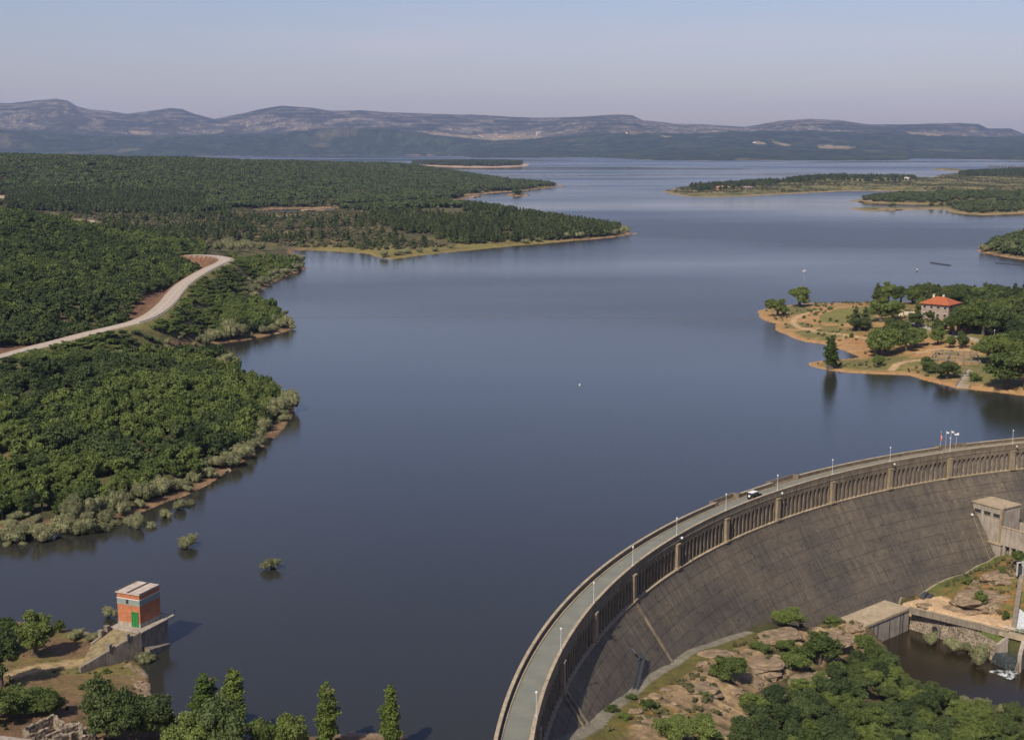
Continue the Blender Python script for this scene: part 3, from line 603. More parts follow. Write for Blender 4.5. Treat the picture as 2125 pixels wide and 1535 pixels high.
for a, b_ in BAL:
    mb = MB(); tt = np.linspace(a, b_, 10)
    q = sweep([(DW-.1, ZR-.35), (DW-.1, ZR), (DW+1.5, ZR), (DW+1.5, ZR-.35)], tt); mb.add(q.v, q.f)
    q = sweep([(DW+1.1, ZR), (DW+1.1, 4.95), (DW+1.5, 4.95), (DW+1.5, ZR)], tt); mb.add(q.v, q.f)
    mid = (a+b_)/2
    for t, ex in ((a, 1.0), (b_, 1.0)):
        c_ = DP(t, DW+.65, 0); mb.box((c_[0], c_[1], (ZR+5.0)/2), (1.9, .5, 5.0-ZR), t)
        c_ = DP(t, DW-.25, 0); mb.box((c_[0], c_[1], (ZR+5.15)/2), (.7, .9, 5.15-ZR), t)
    part(mb, 'refuge_balcony', M['arcade'], dam)
def arcade_bay(t0, t1, n=12):
    mb = MB(); L = (t0-t1)*227; p = L/n; colw = .26; zsp = 1.75; ztop = 3.4; r_ = (p-2*colw)/2
    def S(s, off, z): return DP(t0-s/227., off, z)
    for k in range(n):
        s0 = k*p; a = s0+colw; b_ = s0+p-colw; pts = [(a, ZL)]+[(a+r_-r_*math.cos(q), zsp+r_*.95*math.sin(q)) for q in np.linspace(0, math.pi, 8)]+[(b_, ZL)]
        base = len(mb.v)
        for (x0, x1) in ((s0, a), (b_, s0+p)):
            mb.add([S(x0, 0, ZL), S(x1, 0, ZL), S(x1, 0, ztop), S(x0, 0, ztop)], [(0, 1, 2, 3)])
        ar = pts[1:-1]
        for (x0, z0), (x1, z1) in zip(ar[:-1], ar[1:]): mb.add([S(x0, 0, z0), S(x1, 0, z1), S(x1, 0, ztop), S(x0, 0, ztop)], [(0, 1, 2, 3)])
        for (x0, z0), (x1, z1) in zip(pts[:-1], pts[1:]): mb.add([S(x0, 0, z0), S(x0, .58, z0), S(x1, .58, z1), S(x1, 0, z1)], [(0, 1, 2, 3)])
        # ring of voussoirs and an impost standing proud
        for (x0, z0), (x1, z1) in zip(ar[:-1], ar[1:]):
            cx_ = a+r_; f_ = 1.22
            q0 = (cx_+(x0-cx_)*f_, zsp+(z0-zsp)*f_); q1 = (cx_+(x1-cx_)*f_, zsp+(z1-zsp)*f_)
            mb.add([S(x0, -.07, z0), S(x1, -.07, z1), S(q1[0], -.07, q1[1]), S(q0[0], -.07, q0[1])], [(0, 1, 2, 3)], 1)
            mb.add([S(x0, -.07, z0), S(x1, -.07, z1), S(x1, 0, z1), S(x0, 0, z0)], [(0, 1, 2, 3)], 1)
    return mb
for t0, t1 in zip(PT[:-1], PT[1:]):
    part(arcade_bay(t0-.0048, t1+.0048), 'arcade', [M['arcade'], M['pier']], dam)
    mb = MB(); c_ = DP(t1, .0, 0); mb.box((c_[0], c_[1], (2.9+ZL)/2), (1.1, 1.5, 2.9-ZL), t1); c_ = DP(t1, -.05, 0)
    mb.box((c_[0], c_[1], ZL+.15), (1.7, 2.0, .5), t1); mb.box((c_[0], c_[1], 3.0), (1.2, 1.7, .3), t1)
    part(mb, 'pier', M['pier'], dam, bevel=.08)
for px_, n_ in ((1390, 1), (1216, 2)):
    T0 = min(PT, key=lambda t: abs(t-face_hit(px_, 1377 if n_ == 1 else 1502)[3]))
    for k in range(n_):
        t = T0+(k-.5*(n_-1))*.010; mb = MB(); V = []
        for z in np.linspace(-3, -16, 8):
            o_ = float(face_off(z)); dt = .0012
            V += [DP(t+dt, o_+.1, z), DP(t+dt, o_-.35, z+.2), DP(t-dt, o_-.35, z+.2), DP(t-dt, o_+.1, z)]
        mb.add(V, [(4*i+j, 4*i+j+1, 4*i+j+5, 4*i+j+4) for i in range(7) for j in range(3)]); part(mb, 'face_rib', M['arcade'], dam)

# ------------------------------------------------------------------ lamps, floodlights, flagpoles on the crest
M['galv'] = simple('galvanised_steel', (.46, .46, .45), .5, .15, 3)
M['white'] = simple('white_paint', (.66, .65, .62), .5, .08, 2)
M['glass'] = simple('dark_glass', (.03, .035, .04), .12, .1, 1)
M['black'] = simple('black_rubber', (.02, .02, .02), .8, .2, 3)
LAB = ['lowest and nearest', 'second from the bottom of the frame', 'third from the bottom of the frame', 'fourth from the bottom of the frame', 'fifth from the bottom of the frame', 'just left of the car',
       'just right of the car', 'first beyond the second refuge', 'second beyond the second refuge', 'standing in front of the flagpoles', 'farthest right near the frame edge']
def make_lamp():
    t = thing('street_lamp', (0, 0, 0))
    mb = MB(); mb.tube((0, 0, 0), (0, 0, 4.0), .075, .05, 8); mb.build('pole', M['galv'], t)
    mb = MB(); mb.box((0, 0, .12), (.3, .3, .24)); mb.build('base', M['galv'], t)
    mb = MB(); mb.tube((0, 0, 3.95), (0, 0, 4.3), .12, .2, 8); mb.tube((0, 0, 4.3), (0, 0, 4.42), .2, .06, 8); mb.build('lamp_head', M['white'], t)
    return t
def dup(root, loc, rz=None, sc_=None):
    r = root.copy(); COL.objects.link(r); r.location = loc
    if rz is not None: r.rotation_euler = (0, 0, rz)
    if sc_ is not None: r.scale = sc_ if hasattr(sc_, '__len__') else (sc_,)*3
    for ch in list(root.children):
        c = ch.copy(); COL.objects.link(c); c.parent = r
        for g in ch.children: d = g.copy(); COL.objects.link(d); d.parent = c
    return r
lamp0 = make_lamp()
for i, t in enumerate(LT):
    p = DP(t, .2, 5.02); l = lamp0 if i == 0 else dup(lamp0, p)
    l.location = p; l.scale = (1, 1, .92)
    tag(l, 'slim pale lamp post on dam parapet, '+LAB[i], 'lamp post', 'lamp posts along the downstream parapet of the dam')
def make_flood():
    t = thing('floodlight', (0, 0, 0)); mb = MB(); mb.box((0, 0, 0), (.5, .35, .42), taper=.8); mb.build('housing', M['white'], t, bevel=.04)
    mb = MB(); mb.box((.28, 0, 0), (.04, .28, .3)); mb.build('lens', M['glass'], t)
    mb = MB(); mb.tube((-.6, 0, -.1), (-.2, 0, 0), .04); mb.build('bracket', M['galv'], t); return t
fl0 = None
for i, lb in ((4, 'small white floodlight on the dam wall below the fifth lamp post from the bottom'), (6, 'small white floodlight on the dam wall below the lamp post right of the car'), (8, 'small white floodlight below the third lamp post right of the car'), (10, 'small white floodlight on the dam wall below the lamp post farthest right')):
    p = DP(LT[i]-.004, -.75, 4.35); f_ = make_flood() if fl0 is None else dup(fl0, p)
    fl0 = fl0 or f_; f_.location = p; f_.rotation_euler = (0, 0, LT[i]+math.pi)
    tag(f_, lb, 'floodlight', 'floodlights on the dam wall')
M['flagred'] = simple('red_flag', (.50, .09, .05), .8); M['flagwhite'] = simple('white_flag', (.62, .60, .60), .8, .1)
def flagpole(px, top, flag, label):
    t_ = theta_at_px(px, DW+.9, 4.0); p = DP(t_, DW+.9, ZR)
    h_ = (top)*mpp(px, 925, 4)
    t = thing('flagpole', p, 0, label, 'flagpole', 'flagpoles in the lakeside refuge of the dam')
    mb = MB(); mb.tube((0, 0, 0), (0, 0, h_), .05, .035); mb.build('pole', M['galv'], t)
    mb = MB(); mb.sphere((0, 0, h_+.06), .09); mb.build('finial', M['white'], t)
    if flag == 'hang':
        mb = MB(); V = []
        for k in range(9):
            z = h_-.6-k*.28; w_ = .12+.42*math.sin(k/8*math.pi)**.6
            V += [(-w_*.3, -.06, z), (w_*.35, .05+.05*math.sin(k), z), (w_*.6, -.05, z)]
        mb.add(V, [(3*k+j, 3*k+j+1, 3*k+j+4, 3*k+j+3) for k in range(8) for j in range(2)]); fo = mb.build('flag', [M['flagred'], M['flagwhite']], t)
        fo.data.polygons.foreach_set('material_index', [1 if 4 <= i < 11 and i % 2 else 0 for i in range(16)]); fo.modifiers.new('solid', 'SOLIDIFY').thickness = .03
    else:
        mb = MB(); V = []
        for k in range(6): V += [(k*.17, .06*math.sin(k*1.3), h_-.05-k*.02), (k*.17, .06*math.sin(k*1.3+.4), h_-.55-k*.02)]
        mb.add(V, [(2*k, 2*k+1, 2*k+3, 2*k+2) for k in range(5)]); fo = mb.build('flag', M['flagwhite'], t); fo.modifiers.new('solid', 'SOLIDIFY').thickness = .03
flagpole(1951, 37, 'hang', 'leftmost flagpole behind the dam parapet with a drooping red and white flag')
flagpole(1962, 36, 'fly', 'second flagpole from the left with a small pale flag')
flagpole(1972, 36, 'fly', 'third flagpole from the left, thin, directly above a lamp post')
t_ = theta_at_px(1984, DW+.9, 4.0); p = DP(t_, DW+.9, ZR)
t = thing('weather_mast', p, 0, 'thin mast with a white box instrument at its top, right of the flagpoles', 'mast')
mb = MB(); mb.tube((0, 0, 0), (0, 0, 3.8), .06, .045); mb.build('pole', M['galv'], t)
mb = MB(); mb.box((0, 0, 3.75), (1.25, .5, .38)); mb.box((.35, 0, 4.08), (.55, .3, .22)); mb.build('instrument_box', M['white'], t, bevel=.03)
mb = MB(); mb.box((-.1, 0, 3.48), (.9, .4, .12)); mb.build('bracket', M['glass'], t)

# ------------------------------------------------------------------ off-road car on the crest road
def make_car():
    m_, nt_, b_ = newmat('dark_green_paint'); b_.inputs['Base Color'].default_value = (.012, .02, .016, 1); b_.inputs['Roughness'].default_value = .25; b_.inputs['Coat Weight'].default_value = .5
    tc = theta_at_px(1565, 2.4, 4.6); p = DP(tc, 2.3, ZR+.012)
    t = thing('parked_car', p, tc-math.pi/2, 'dark boxy off-road car with a white roof on the dam crest road', 'car')
    side = [(-2.1, .55), (-2.1, 1.12), (-1.95, 1.18), (1.05, 1.18), (2.05, 1.05), (2.1, .6), (2.1, .5), (-2.1, .5)]
    mb = MB(); n = len(side); V = [(x, s*.86, z) for s in (-1, 1) for x, z in side]
    mb.add(V, [tuple(range(n)), tuple(range(2*n-1, n-1, -1))]+[(i, n+i, n+(i+1) % n, (i+1) % n) for i in range(n)]); body = mb.build('body', m_, t, bevel=.06)
    cab = [(-2.05, 1.17), (-1.98, 1.82), (.35, 1.82), (.95, 1.17)]
    mb = MB(); V = [(x, s*(.84 if z < 1.5 else .76), z) for s in (-1, 1) for x, z in cab]
    mb.add(V, [(0, 1, 2, 3), (7, 6, 5, 4)]+[(i, 4+i, 4+(i+1) % 4, (i+1) % 4) for i in range(4)]); mb.build('cabin', m_, t, bevel=.04)
    mb = MB(); mb.box((-.8, 0, 1.87), (2.5, 1.58, .12), taper=.94); mb.build('roof', M['white'], t, bevel=.05)
    for s in (-1, 1):
        for x0, x1 in ((-1.85, -1.2), (-1.1, -.35), (-.25, .45)):
            mb = MB(); V = [(x0, s*.835, 1.28), (x1+(.18 if x1 > 0 else 0), s*.835, 1.28), (x1, s*.785, 1.7), (x0, s*.785, 1.7)]
            V = V+[(a, b_*1.02, c) for a, b_, c in V]; mb.add(V, [(0, 1, 2, 3), (4, 5, 6, 7), (0, 1, 5, 4), (1, 2, 6, 5), (2, 3, 7, 6), (3, 0, 4, 7)]); mb.build('side_window', M['glass'], t)
    mb = MB(); V = [(.93, -.72, 1.24), (.93, .72, 1.24), (.45, .66, 1.74), (.45, -.66, 1.74)]; V += [(x+.03, y, z+.02) for x, y, z in V]
    mb.add(V, [(0, 1, 2, 3), (4, 5, 6, 7), (0, 1, 5, 4), (1, 2, 6, 5), (2, 3, 7, 6), (3, 0, 4, 7)]); mb.build('windscreen', M['glass'], t)
    mb = MB(); mb.box((-2.03, 0, 1.5), (.05, 1.1, .35)); mb.build('rear_window', M['glass'], t)
    mb = MB(); mb.tube((-2.28, .1, 1.02), (-2.1, .1, 1.02), .29, .29, 14); mb.build('spare_wheel', M['white'], t)
    mb = MB(); mb.box((2.16, 0, .62), (.12, 1.6, .2)); mb.build('bumper', M['black'], t); mb = MB(); mb.box((-2.14, 0, .62), (.1, 1.6, .18)); mb.build('bumper', M['black'], t)
    for s in (-1, 1):
        mb = MB(); mb.tube((2.08, s*.6, .88), (2.13, s*.6, .88), .11, .11, 10); mb.build('headlight', M['white'], t)
        mb = MB(); mb.box((-2.12, s*.78, .85), (.04, .1, .22)); mb.build('tail_light', M['flagred'], t)
        for x in (-1.3, 1.3):
            mb = MB(); mb.tube((x, s*.62, .38), (x, s*.9, .38), .38, .38, 16); wh = mb.build('wheel', M['black'], t)
            mb = MB(); mb.tube((x, s*.88, .38), (x, s*.915, .38), .2, .2, 12); mb.build('rim', M['galv'], wh)
make_car()

# dark steel stair on the lower left face
def face_pt(px, py, out=.5):
    x, y, z, t = face_hit(px, py); return Vector(DP(t, float(face_off(z))-out, z+out*.5))
M['steel'] = simple('dark_steel', (.045, .050, .058), .6, .2, 2)
a = face_pt(1330, 1362); b_ = face_pt(1310, 1442); c_ = face_pt(1307, 1345, .3)
st = thing('metal_staircase', tuple(b_), 0, 'dark metal staircase running down the lower left of the dam face', 'staircase')
d = (b_-a); side = d.cross(Vector((0, 0, 1))).normalized()*.45
for s in (-1, 1):
    mb = MB(); mb.tube(a+side*s, b_+side*s, .11); part(mb, 'stringer', M['steel'], st)
    mb = MB(); mb.tube(a+side*s+Vector((0, 0, 1)), b_+side*s+Vector((0, 0, 1)), .05)
    for k in range(9): q = a+d*(k/8)+side*s; mb.tube(q, q+Vector((0, 0, 1)), .035, n=5)
    part(mb, 'handrail', M['steel'], st)
mb = MB()
for k in range(34): q = a+d*((k+.5)/34); mb.box(tuple(q), (.9, .34, .05), math.atan2(side.y, side.x))
part(mb, 'steps', M['steel'], st)
mb = MB(); e_ = face_pt(1314, 1358, .6); mb.wall(a, e_, 1.1, a.z-.15, a.z+.05); part(mb, 'landing', M['steel'], st)
mb = MB(); mb.tube(e_, c_, .22); part(mb, 'pipe', M['steel'], st)

# ------------------------------------------------------------------ valley structures
ZG = -25.2
# culvert terrace at the foot of the dam
q = [at(1770,1287,ZG), at(1864,1251,ZG), at(1887,1262,ZG), at(1794,1300.5,ZG)]
d = (q[2]-q[3]); d = d/np.linalg.norm(d); n_ = np.array([-d[1], d[0]])
t = thing('culvert_terrace', (*q[3], ZP), 0, 'flat concrete terrace with a jointed wall standing in the dark pool below the dam', 'concrete terrace')
mb = MB(); mb.prism([q[3]-d*4, q[2], q[2]+n_*7, q[3]-d*4+n_*7], ZP-1.5, ZG-.35); part(mb, 'wall', M['conc'], t)
mb = MB(); mb.prism([q[3]-d*4-n_*.25, q[2]-n_*.25+d*.1, q[2]+n_*7.2+d*.1, q[3]-d*4+n_*7.2], ZG-.345, ZG+.25); part(mb, 'deck', M['tan'], t)
L_ = np.linalg.norm(q[2]-q[3])
for f_ in (.20, .30, .56, .80, .86):
    c_ = q[3]+d*L_*f_-n_*.02; mb = MB(); mb.box((c_[0], c_[1], (ZG-.4+ZP)/2), (.28, .1, ZG-.4-ZP), math.atan2(d[1], d[0])); part(mb, 'joint_slot', M['steel'], t)
# rubble wall round the pool, with an arched culvert mouth
W = [at(px, py, ZP) for px, py in [(1887,1303.5),(1925,1316),(1965,1328),(2010,1347),(2067,1371)]]
t = thing('retaining_wall', (*W[0], ZP), 0, 'battered rubble stone wall with a small arched opening above the dark pool', 'stone wall')
tops = [ZG-.9, ZG-1.0, ZG-1.2, ZG-1.5, ZG-2.3]; mb = MB()
for i in range(4):
    a, b_ = W[i], W[i+1]; dd = (b_-a)/np.linalg.norm(b_-a); nn = np.array([-dd[1], dd[0]]); nn = nn if nn[1] > 0 else -nn
    V = [(*(a-nn*.5), ZP-1.2), (*(b_-nn*.5), ZP-1.2), (*(b_+nn*1.0), tops[i+1]), (*(a+nn*1.0), tops[i]), (*(a+nn*2.2), tops[i]), (*(b_+nn*2.2), tops[i+1]), (*(a+nn*2.2), ZP-1.2), (*(b_+nn*2.2), ZP-1.2)]
    mb.add(V, [(0, 1, 2, 3), (3, 2, 5, 4), (6, 7, 1, 0), (4, 5, 7, 6), (0, 3, 4, 6), (1, 7, 5, 2)])
m_, nt_, bs_ = newmat('rubble_courses'); M['rubble'] = m_; p_ = worldpos(nt_); vo = N(nt_, 'ShaderNodeTexVoronoi'); vo.inputs['Scale'].default_value = 2.1; nt_.links.new(p_, vo.inputs['Vector'])
cc = mix(nt_, 'MULTIPLY', .9, ramp(nt_, noise(nt_, p_, .4, 5), [(.3, (.17, .135, .095)), (.7, (.32, .26, .19))]), ramp(nt_, vo.outputs['Distance'], [(.0, (1.2, 1.2, 1.2)), (.45, (.95, .95, .95)), (.7, (.4, .38, .35))]))
nt_.links.new(cc, bs_.inputs['Base Color']); bs_.inputs['Roughness'].default_value = .9; bump(nt_, bs_, vo.outputs['Distance'], .6, -.15)
part(mb, 'wall', M['rubble'], t)
c0 = np.array(at(1934,1312,ZP+.8)); dd = (W[2]-W[1])/np.linalg.norm(W[2]-W[1]); nn = np.array([-dd[1], dd[0]]); nn = nn if nn[1] > 0 else -nn; mb = MB()
c0 = W[1]+dd*2.2-nn*.2; pr = [(-.75, 0), (-.75, 1.9)]+[(.75*math.cos(a_), 1.9+.75*math.sin(a_)) for a_ in np.linspace(math.pi, 0, 8)[1:-1]]+[(.75, 1.9), (.75, 0)]
V = [(*(c0+dd*x-nn*.05), ZP+.2+z) for x, z in pr]+[(*(c0+dd*x+nn*.9), ZP+.2+z) for x, z in pr]; n = len(pr)
mb.add(V, [tuple(range(n)), tuple(range(2*n-1, n-1, -1))]+[(i, (i+1) % n, n+(i+1) % n, n+i) for i in range(n)]); part(mb, 'culvert_mouth', M['black'], t)
mb = MB(); c1 = c0-nn*.15
for s in (-1, 1): e_ = c1+dd*s*1.0; mb.box((e_[0], e_[1], ZP+1.15), (.45, .6, 2.1), math.atan2(dd[1], dd[0]))
for a_ in np.linspace(.1, math.pi-.1, 9): e_ = c1+dd*1.0*math.cos(a_); mb.box((e_[0], e_[1], ZP+2.1+1.0*math.sin(a_)), (.42, .6, .42), math.atan2(dd[1], dd[0]))
part(mb, 'arch_ring', M['stone'], t)
# low parapet beside the track
K = [np.array(at(px, py, ZG)) for px, py in [(1888,1264),(1960,1281),(2030,1298),(2092,1314)]]
t = thing('parapet_wall', (*K[0], ZG), 0, 'low grey parapet wall between the sandy track and the grass above the pool', 'low wall')
mb = MB(); [mb.wall(a, b_, .45, ZG-1, ZG+.65) for a, b_ in zip(K[:-1], K[1:])]; part(mb, 'wall', M['stone'], t)
mb = MB(); [mb.wall(a, b_, .62, ZG+.65, ZG+.8) for a, b_ in zip(K[:-1], K[1:])]; part(mb, 'coping', M['tan'], t)
# outlet channel with weir
A0, A1 = np.array(at(2091,1322,ZG)), np.array(at(2067,1372,ZP)); B0, B1 = np.array(at(2124,1332,ZG)), np.array(at(2114,1394,ZP))
t = thing('outlet_channel', (*A1, ZP), 0, 'concrete walled outlet channel spilling over a weir into the pool', 'water channel')
for a, b_ in ((A0, A1), (B0, B1)):
    mb = MB(); mb.wall(a, b_, .9, ZP-1.5, (ZG+.3, ZG-1.6)); part(mb, 'side_wall', M['conc'], t)
mb = MB(); mb.wall(A1+(A1-A0)*.02, B1+(B1-B0)*.02, .6, ZP-1, ZP+2.3); wf = part(mb, 'weir', M['stone'], t)
fo_ = A1*.98+B1*.02
cm, nt_, bs_ = newmat('channel_water'); p_ = worldpos(nt_); nt_.links.new(ramp(nt_, noise(nt_, p_, 1.6, 6, .7), [(.52, (.035, .042, .042)), (.80, (.20, .22, .21))]), bs_.inputs['Base Color']); bs_.inputs['Roughness'].default_value = .15; bump(nt_, bs_, noise(nt_, p_, 2.5), .6, .2)
mb = MB(); mb.prism([A0, A1, B1, B0], ZP-1.4, ZP+2.36); part(mb, 'channel_water', cm, t)
mb = MB(); a = A1*.97+B1*.03; b_ = B1*.97+A1*.03; dn = (A1-A0)/np.linalg.norm(A1-A0)
V = []
for k, (f_, z) in enumerate([(.0, 2.42), (.35, 2.3), (.8, 1.6), (1.1, .8), (1.3, .05)]):
    for g in np.linspace(0, 1, 8): e_ = a*(1-g)+b_*g+dn*(f_+.2+.05*math.sin(9*g+k)); V.append((*e_, ZP+z))
mb.add(V, [(8*i+j, 8*i+j+1, 8*i+j+9, 8*i+j+8) for i in range(4) for j in range(7)]); part(mb, 'falling_water', cm, t)
mb = MB(); mb.wall(np.array(at(2077,1309,ZG)), np.array(at(2160,1331,ZG)), 2.2, ZG-.7, ZG+.15); part(mb, 'bridge_slab', M['tan'], t)
mb = MB(); ra, rb = np.array(at(2084,1306,ZG)), np.array(at(2160,1326,ZG))
for z in (.55, 1.0): mb.tube((*ra, ZG+z+.1), (*rb, ZG+z+.1), .06)
for k in range(8): e_ = ra+(rb-ra)*k/7; mb.tube((*e_, ZG), (*e_, ZG+1.1), .05)
part(mb, 'railing', M['galv'], t)
mb = MB(); V = []; cx_, cy_ = at(2088,1397,ZP)
nr_, ns_ = 7, 22
V.append((cx_, cy_, ZP+.28))
for i in range(1, nr_):
    for j in range(ns_):
        a_ = 2*math.pi*j/ns_; rr_ = i/(nr_-1)*(2.9+.8*math.sin(3*a_)+.5*math.sin(7*a_+1)); V.append((cx_+rr_*math.cos(a_)*1.0, cy_+rr_*math.sin(a_)*.9, ZP+.26*(1-i/(nr_-1))+.1*random.random()*(i < nr_-1)-.02))
mb.add(V, [(0, 1+j, 1+(j+1) % ns_) for j in range(ns_)]+[(1+i*ns_+j, 1+(i+1)*ns_+j, 1+(i+1)*ns_+(j+1) % ns_, 1+i*ns_+(j+1) % ns_) for i in range(nr_-2) for j in range(ns_)])
fm = M['foam'].copy(); M['foam2'] = fm; fn = fm.node_tree; fb = fn.nodes['Principled BSDF']; ns = noise(fn, worldpos(fn), .9, 6, .75)
fa = N(fn, 'ShaderNodeMapRange'); fn.links.new(ns, fa.inputs[0]); fa.inputs[1].default_value = .42; fa.inputs[2].default_value = .60; fn.links.new(fa.outputs[0], fb.inputs['Alpha'])
o = mb.build('water_foam', fm, smooth=True); tag(o, kind='stuff', label='white foam where the outlet channel falls into the pool', cat='foam')
# spillway chute
S0, S1, S2, S3 = np.array(at(2104,1302,ZG)), np.array(at(2117,1218,-22.)), np.array(at(2126,1172,-19.)), None
t = thing('spillway_chute', (*S0, ZG), 0, 'spillway chute full of white water behind a tall brown stone wall at the right edge', 'spillway')
mb = MB(); mb.wall(S0, S1, 1.1, (ZG-1, -24), (ZG+1.5, -20.6)); mb.wall(S1, S2, 1.1, (-24, -21), (-20.6, -17.4)); part(mb, 'side_wall', M['stone'], t)
ox = np.array([9., -1.5]); o1 = np.array([.6, 0.])
mb = MB(); mb.prism([S0+o1, S0+ox, S2+ox+np.array([1., 6.]), S2+o1, S1+o1], ZG-3, [ZG+.25, ZG+.25, -18.6, -18.6, -22.2]); part(mb, 'white_water', M['foam'], t)
mb = MB(); mb.wall(S0+ox+np.array([.6, 0]), S2+ox+np.array([1.6, 6.]), 1., (ZG-1, -21), (ZG+1.5, -17.4)); part(mb, 'side_wall', M['stone'], t)
g = thing('sluice_gate', (*at(2116,1192,-19.5), -19.5), .35, 'small grey steel sluice gate frame at the top of the spillway wall', 'sluice gate')
for s in (-1, 1): mb = MB(); mb.box((s*.9, 0, 1.6), (.28, .28, 3.6)); mb.build('post', M['galv'], g)
mb = MB(); mb.box((0, 0, 3.3), (2.2, .35, .3)); mb.build('crossbeam', M['galv'], g); mb = MB(); mb.box((0, .05, 1.2), (1.6, .12, 2.2)); mb.build('gate_panel', M['steel'], g); mb = MB(); mb.tube((0, 0, 3.4), (0, 0, 4.2), .08); mb.build('spindle', M['steel'], g)
# gate-house against the dam face
zr = face_hit(2019.5, 1068)[2]+3.6
Fc, Lc, Rc = [np.array(at(px, py, zr)) for px, py in [(2079.6,1054.5),(2020,1038.5),(2116,1045)]]
u = Lc-Fc; lu = np.linalg.norm(u); u /= lu; v = np.array([-u[1], u[0]]); v = v if (Rc-Fc)@v > 0 else -v; lv = (Rc-Fc)@v
t = thing('gate_house', (*Fc, zr-15), 0, 'pale concrete flat-roofed gate house with three small windows against the dam face', 'building')
zb = zr-9.9
m_ = MB(); m_.prism([Fc, Fc+v*lv, Fc+v*lv+u*lu, Fc+u*lu], zb, zr-.35); part(m_, 'wall', M['conc'], t)
m_ = MB(); e_ = .25; m_.prism([Fc-u*e_-v*e_, Fc+v*(lv+e_)-u*e_, Fc+v*(lv+e_)+u*(lu+e_), Fc+u*(lu+e_)-v*e_], zr-.345, zr); part(m_, 'roof', M['tan'], t)
ra_ = math.atan2(u[1], u[0])
for f_ in (.17, .49, .82):
    c_ = Fc+u*lu*f_; mb = MB(); mb.box((c_[0], c_[1], zr-2.4), (2.0, .14, 1.0), ra_); w_ = part(mb, 'window', M['glass'], t)
    c2 = c_-v*.06
    for nm_, zz_ in (('sill', zr-2.97), ('lintel', zr-1.84)):
        mb = MB(); mb.box((c2[0], c2[1], zz_), (2.2, .22, .12), ra_); f2 = mb.build(nm_, M['conc'], w_); f2.location = -Vector(t.location)
c_ = Fc-v*.1-u*.1; mb = MB(); mb.box((c_[0], c_[1], (zb+zr-.4)/2), (.7, .7, zr-.4-zb), ra_); part(mb, 'corner_pier', M['pier'], t)
lo = MB(); lo.prism([Fc-v*.5-u*.6, Fc+v*6-u*.6, Fc+v*6+u*(lu-2), Fc-v*.5+u*(lu-2)], zb-6.5, zb-.02); part(lo, 'buttress', M['conc'], t)
lo = MB(); lo.prism([Fc-v*.75-u*.8, Fc+v*6.2-u*.8, Fc+v*6.2+u*(lu-2), Fc-v*.75+u*(lu-2)], zb-.5, zb); part(lo, 'ledge', M['tan'], t)
G = Fc-u*15
an = MB(); zt = zr-5.1; an.wall(Fc-u*.3, G, .5, zb-.3, zt); an.wall(G, G+v*8, .5, zb-.3, zt); an.wall(G+v*8, Fc+v*8-u*.3, .5, zb-.3, zt); an.prism([Fc-u*.3, G, G+v*8, Fc+v*8-u*.3], zb-.3, zb+1); part(an, 'annex_wall', M['conc'], t)
mb = MB()
for a, b_ in ((Fc-u*.35, G), (G, G+v*8)): mb.wall(a, b_, .75, zt, zt+.18)
part(mb, 'annex_coping', M['tan'], t)
for k in range(6): c_ = Fc-u*(1.4+k*2.1)+v*.2; mb = MB(); mb.box((c_[0], c_[1], zb-2.8), (.6, .7, 5.), ra_); part(mb, 'column', M['conc'], t)
mb = MB(); mb.prism([Fc-u*.8+v*1.2, G+v*1.2, G+v*7, Fc-u*.8+v*7], zb-6.5, zb-.32); part(mb, 'undercroft', M['recess'], t)
a = face_pt(2013, 1068, .6); b_ = face_pt(2052, 1162, .6)
pp = thing('drain_pipe', tuple(b_), 0, 'thin pale pipe down the dam face beside the gate house', 'pipe'); mb = MB(); mb.tube(a, b_, .1); part(mb, 'pipe', M['stone'], pp)
mb = MB(); mb.box(tuple(a), (.55, .5, .45)); part(mb, 'pipe_head', M['white'], pp)
mb = MB(); c_ = np.array(at(1918,1236,-24.7)); mb.box((c_[0], c_[1], -24.6), (3.2, 1.1, 1.3), .9); mb.box((c_[0]+1.4, c_[1]+.4, -24.9), (2.2, 1.5, .7), .8); o = mb.build('access_hatch', M['steel'], bevel=.05); tag(o, 'dark blue grey steel hatch box at the foot of the dam beside the sandy track', 'hatch')

# ------------------------------------------------------------------ trees and shrubs
def leaf_cloud(lobes, nleaf, size, seed, out=.6, flat=1.):
    g = np.random.default_rng(seed); sub = []
    for x_, y_, z_, r_ in lobes:
        sub.append((x_, y_, z_, r_*.86))
        for _ in range(7):
            d_ = g.normal(size=3); d_ /= np.linalg.norm(d_); d_[2] = d_[2] if d_[2] > -.45 else -d_[2]; k_ = r_*(.78+.25*g.random()); sub.append((x_+d_[0]*k_, y_+d_[1]*k_, z_+d_[2]*k_*flat, r_*(.20+.16*g.random())))
    lobes = sub; r = np.array([l[3]**2 for l in lobes]); pk = g.choice(len(lobes), nleaf, p=r/r.sum()); L = np.array(lobes)[pk]
    d = g.normal(size=(nleaf, 3)); d /= np.linalg.norm(d, axis=1)[:, None]; d[:, 2] = np.where(d[:, 2] < -.35, -d[:, 2], d[:, 2])
    rad = L[:, 3]*(1.02-.30*g.random(nleaf)**2+.10*g.normal(size=nleaf)); c = L[:, :3]+d*rad[:, None]*np.array([1, 1, flat])
    nrm = d*out+g.normal(size=(nleaf, 3))*(1-out); nrm /= np.linalg.norm(nrm, axis=1)[:, None]
    a = np.cross(nrm, g.normal(size=(nleaf, 3))); a /= np.linalg.norm(a, axis=1)[:, None]; b = np.cross(nrm, a)
    s = size*(.6+.8*g.random(nleaf))[:, None]
    V = np.stack([c-a*s-b*s*.45, c+a*s*.3-b*s*.6, c+a*s+b*s*.45, c-a*s*.3+b*s*.6], 1).reshape(-1, 3); Q = np.arange(nleaf*4).reshape(-1, 4)
    return V, Q
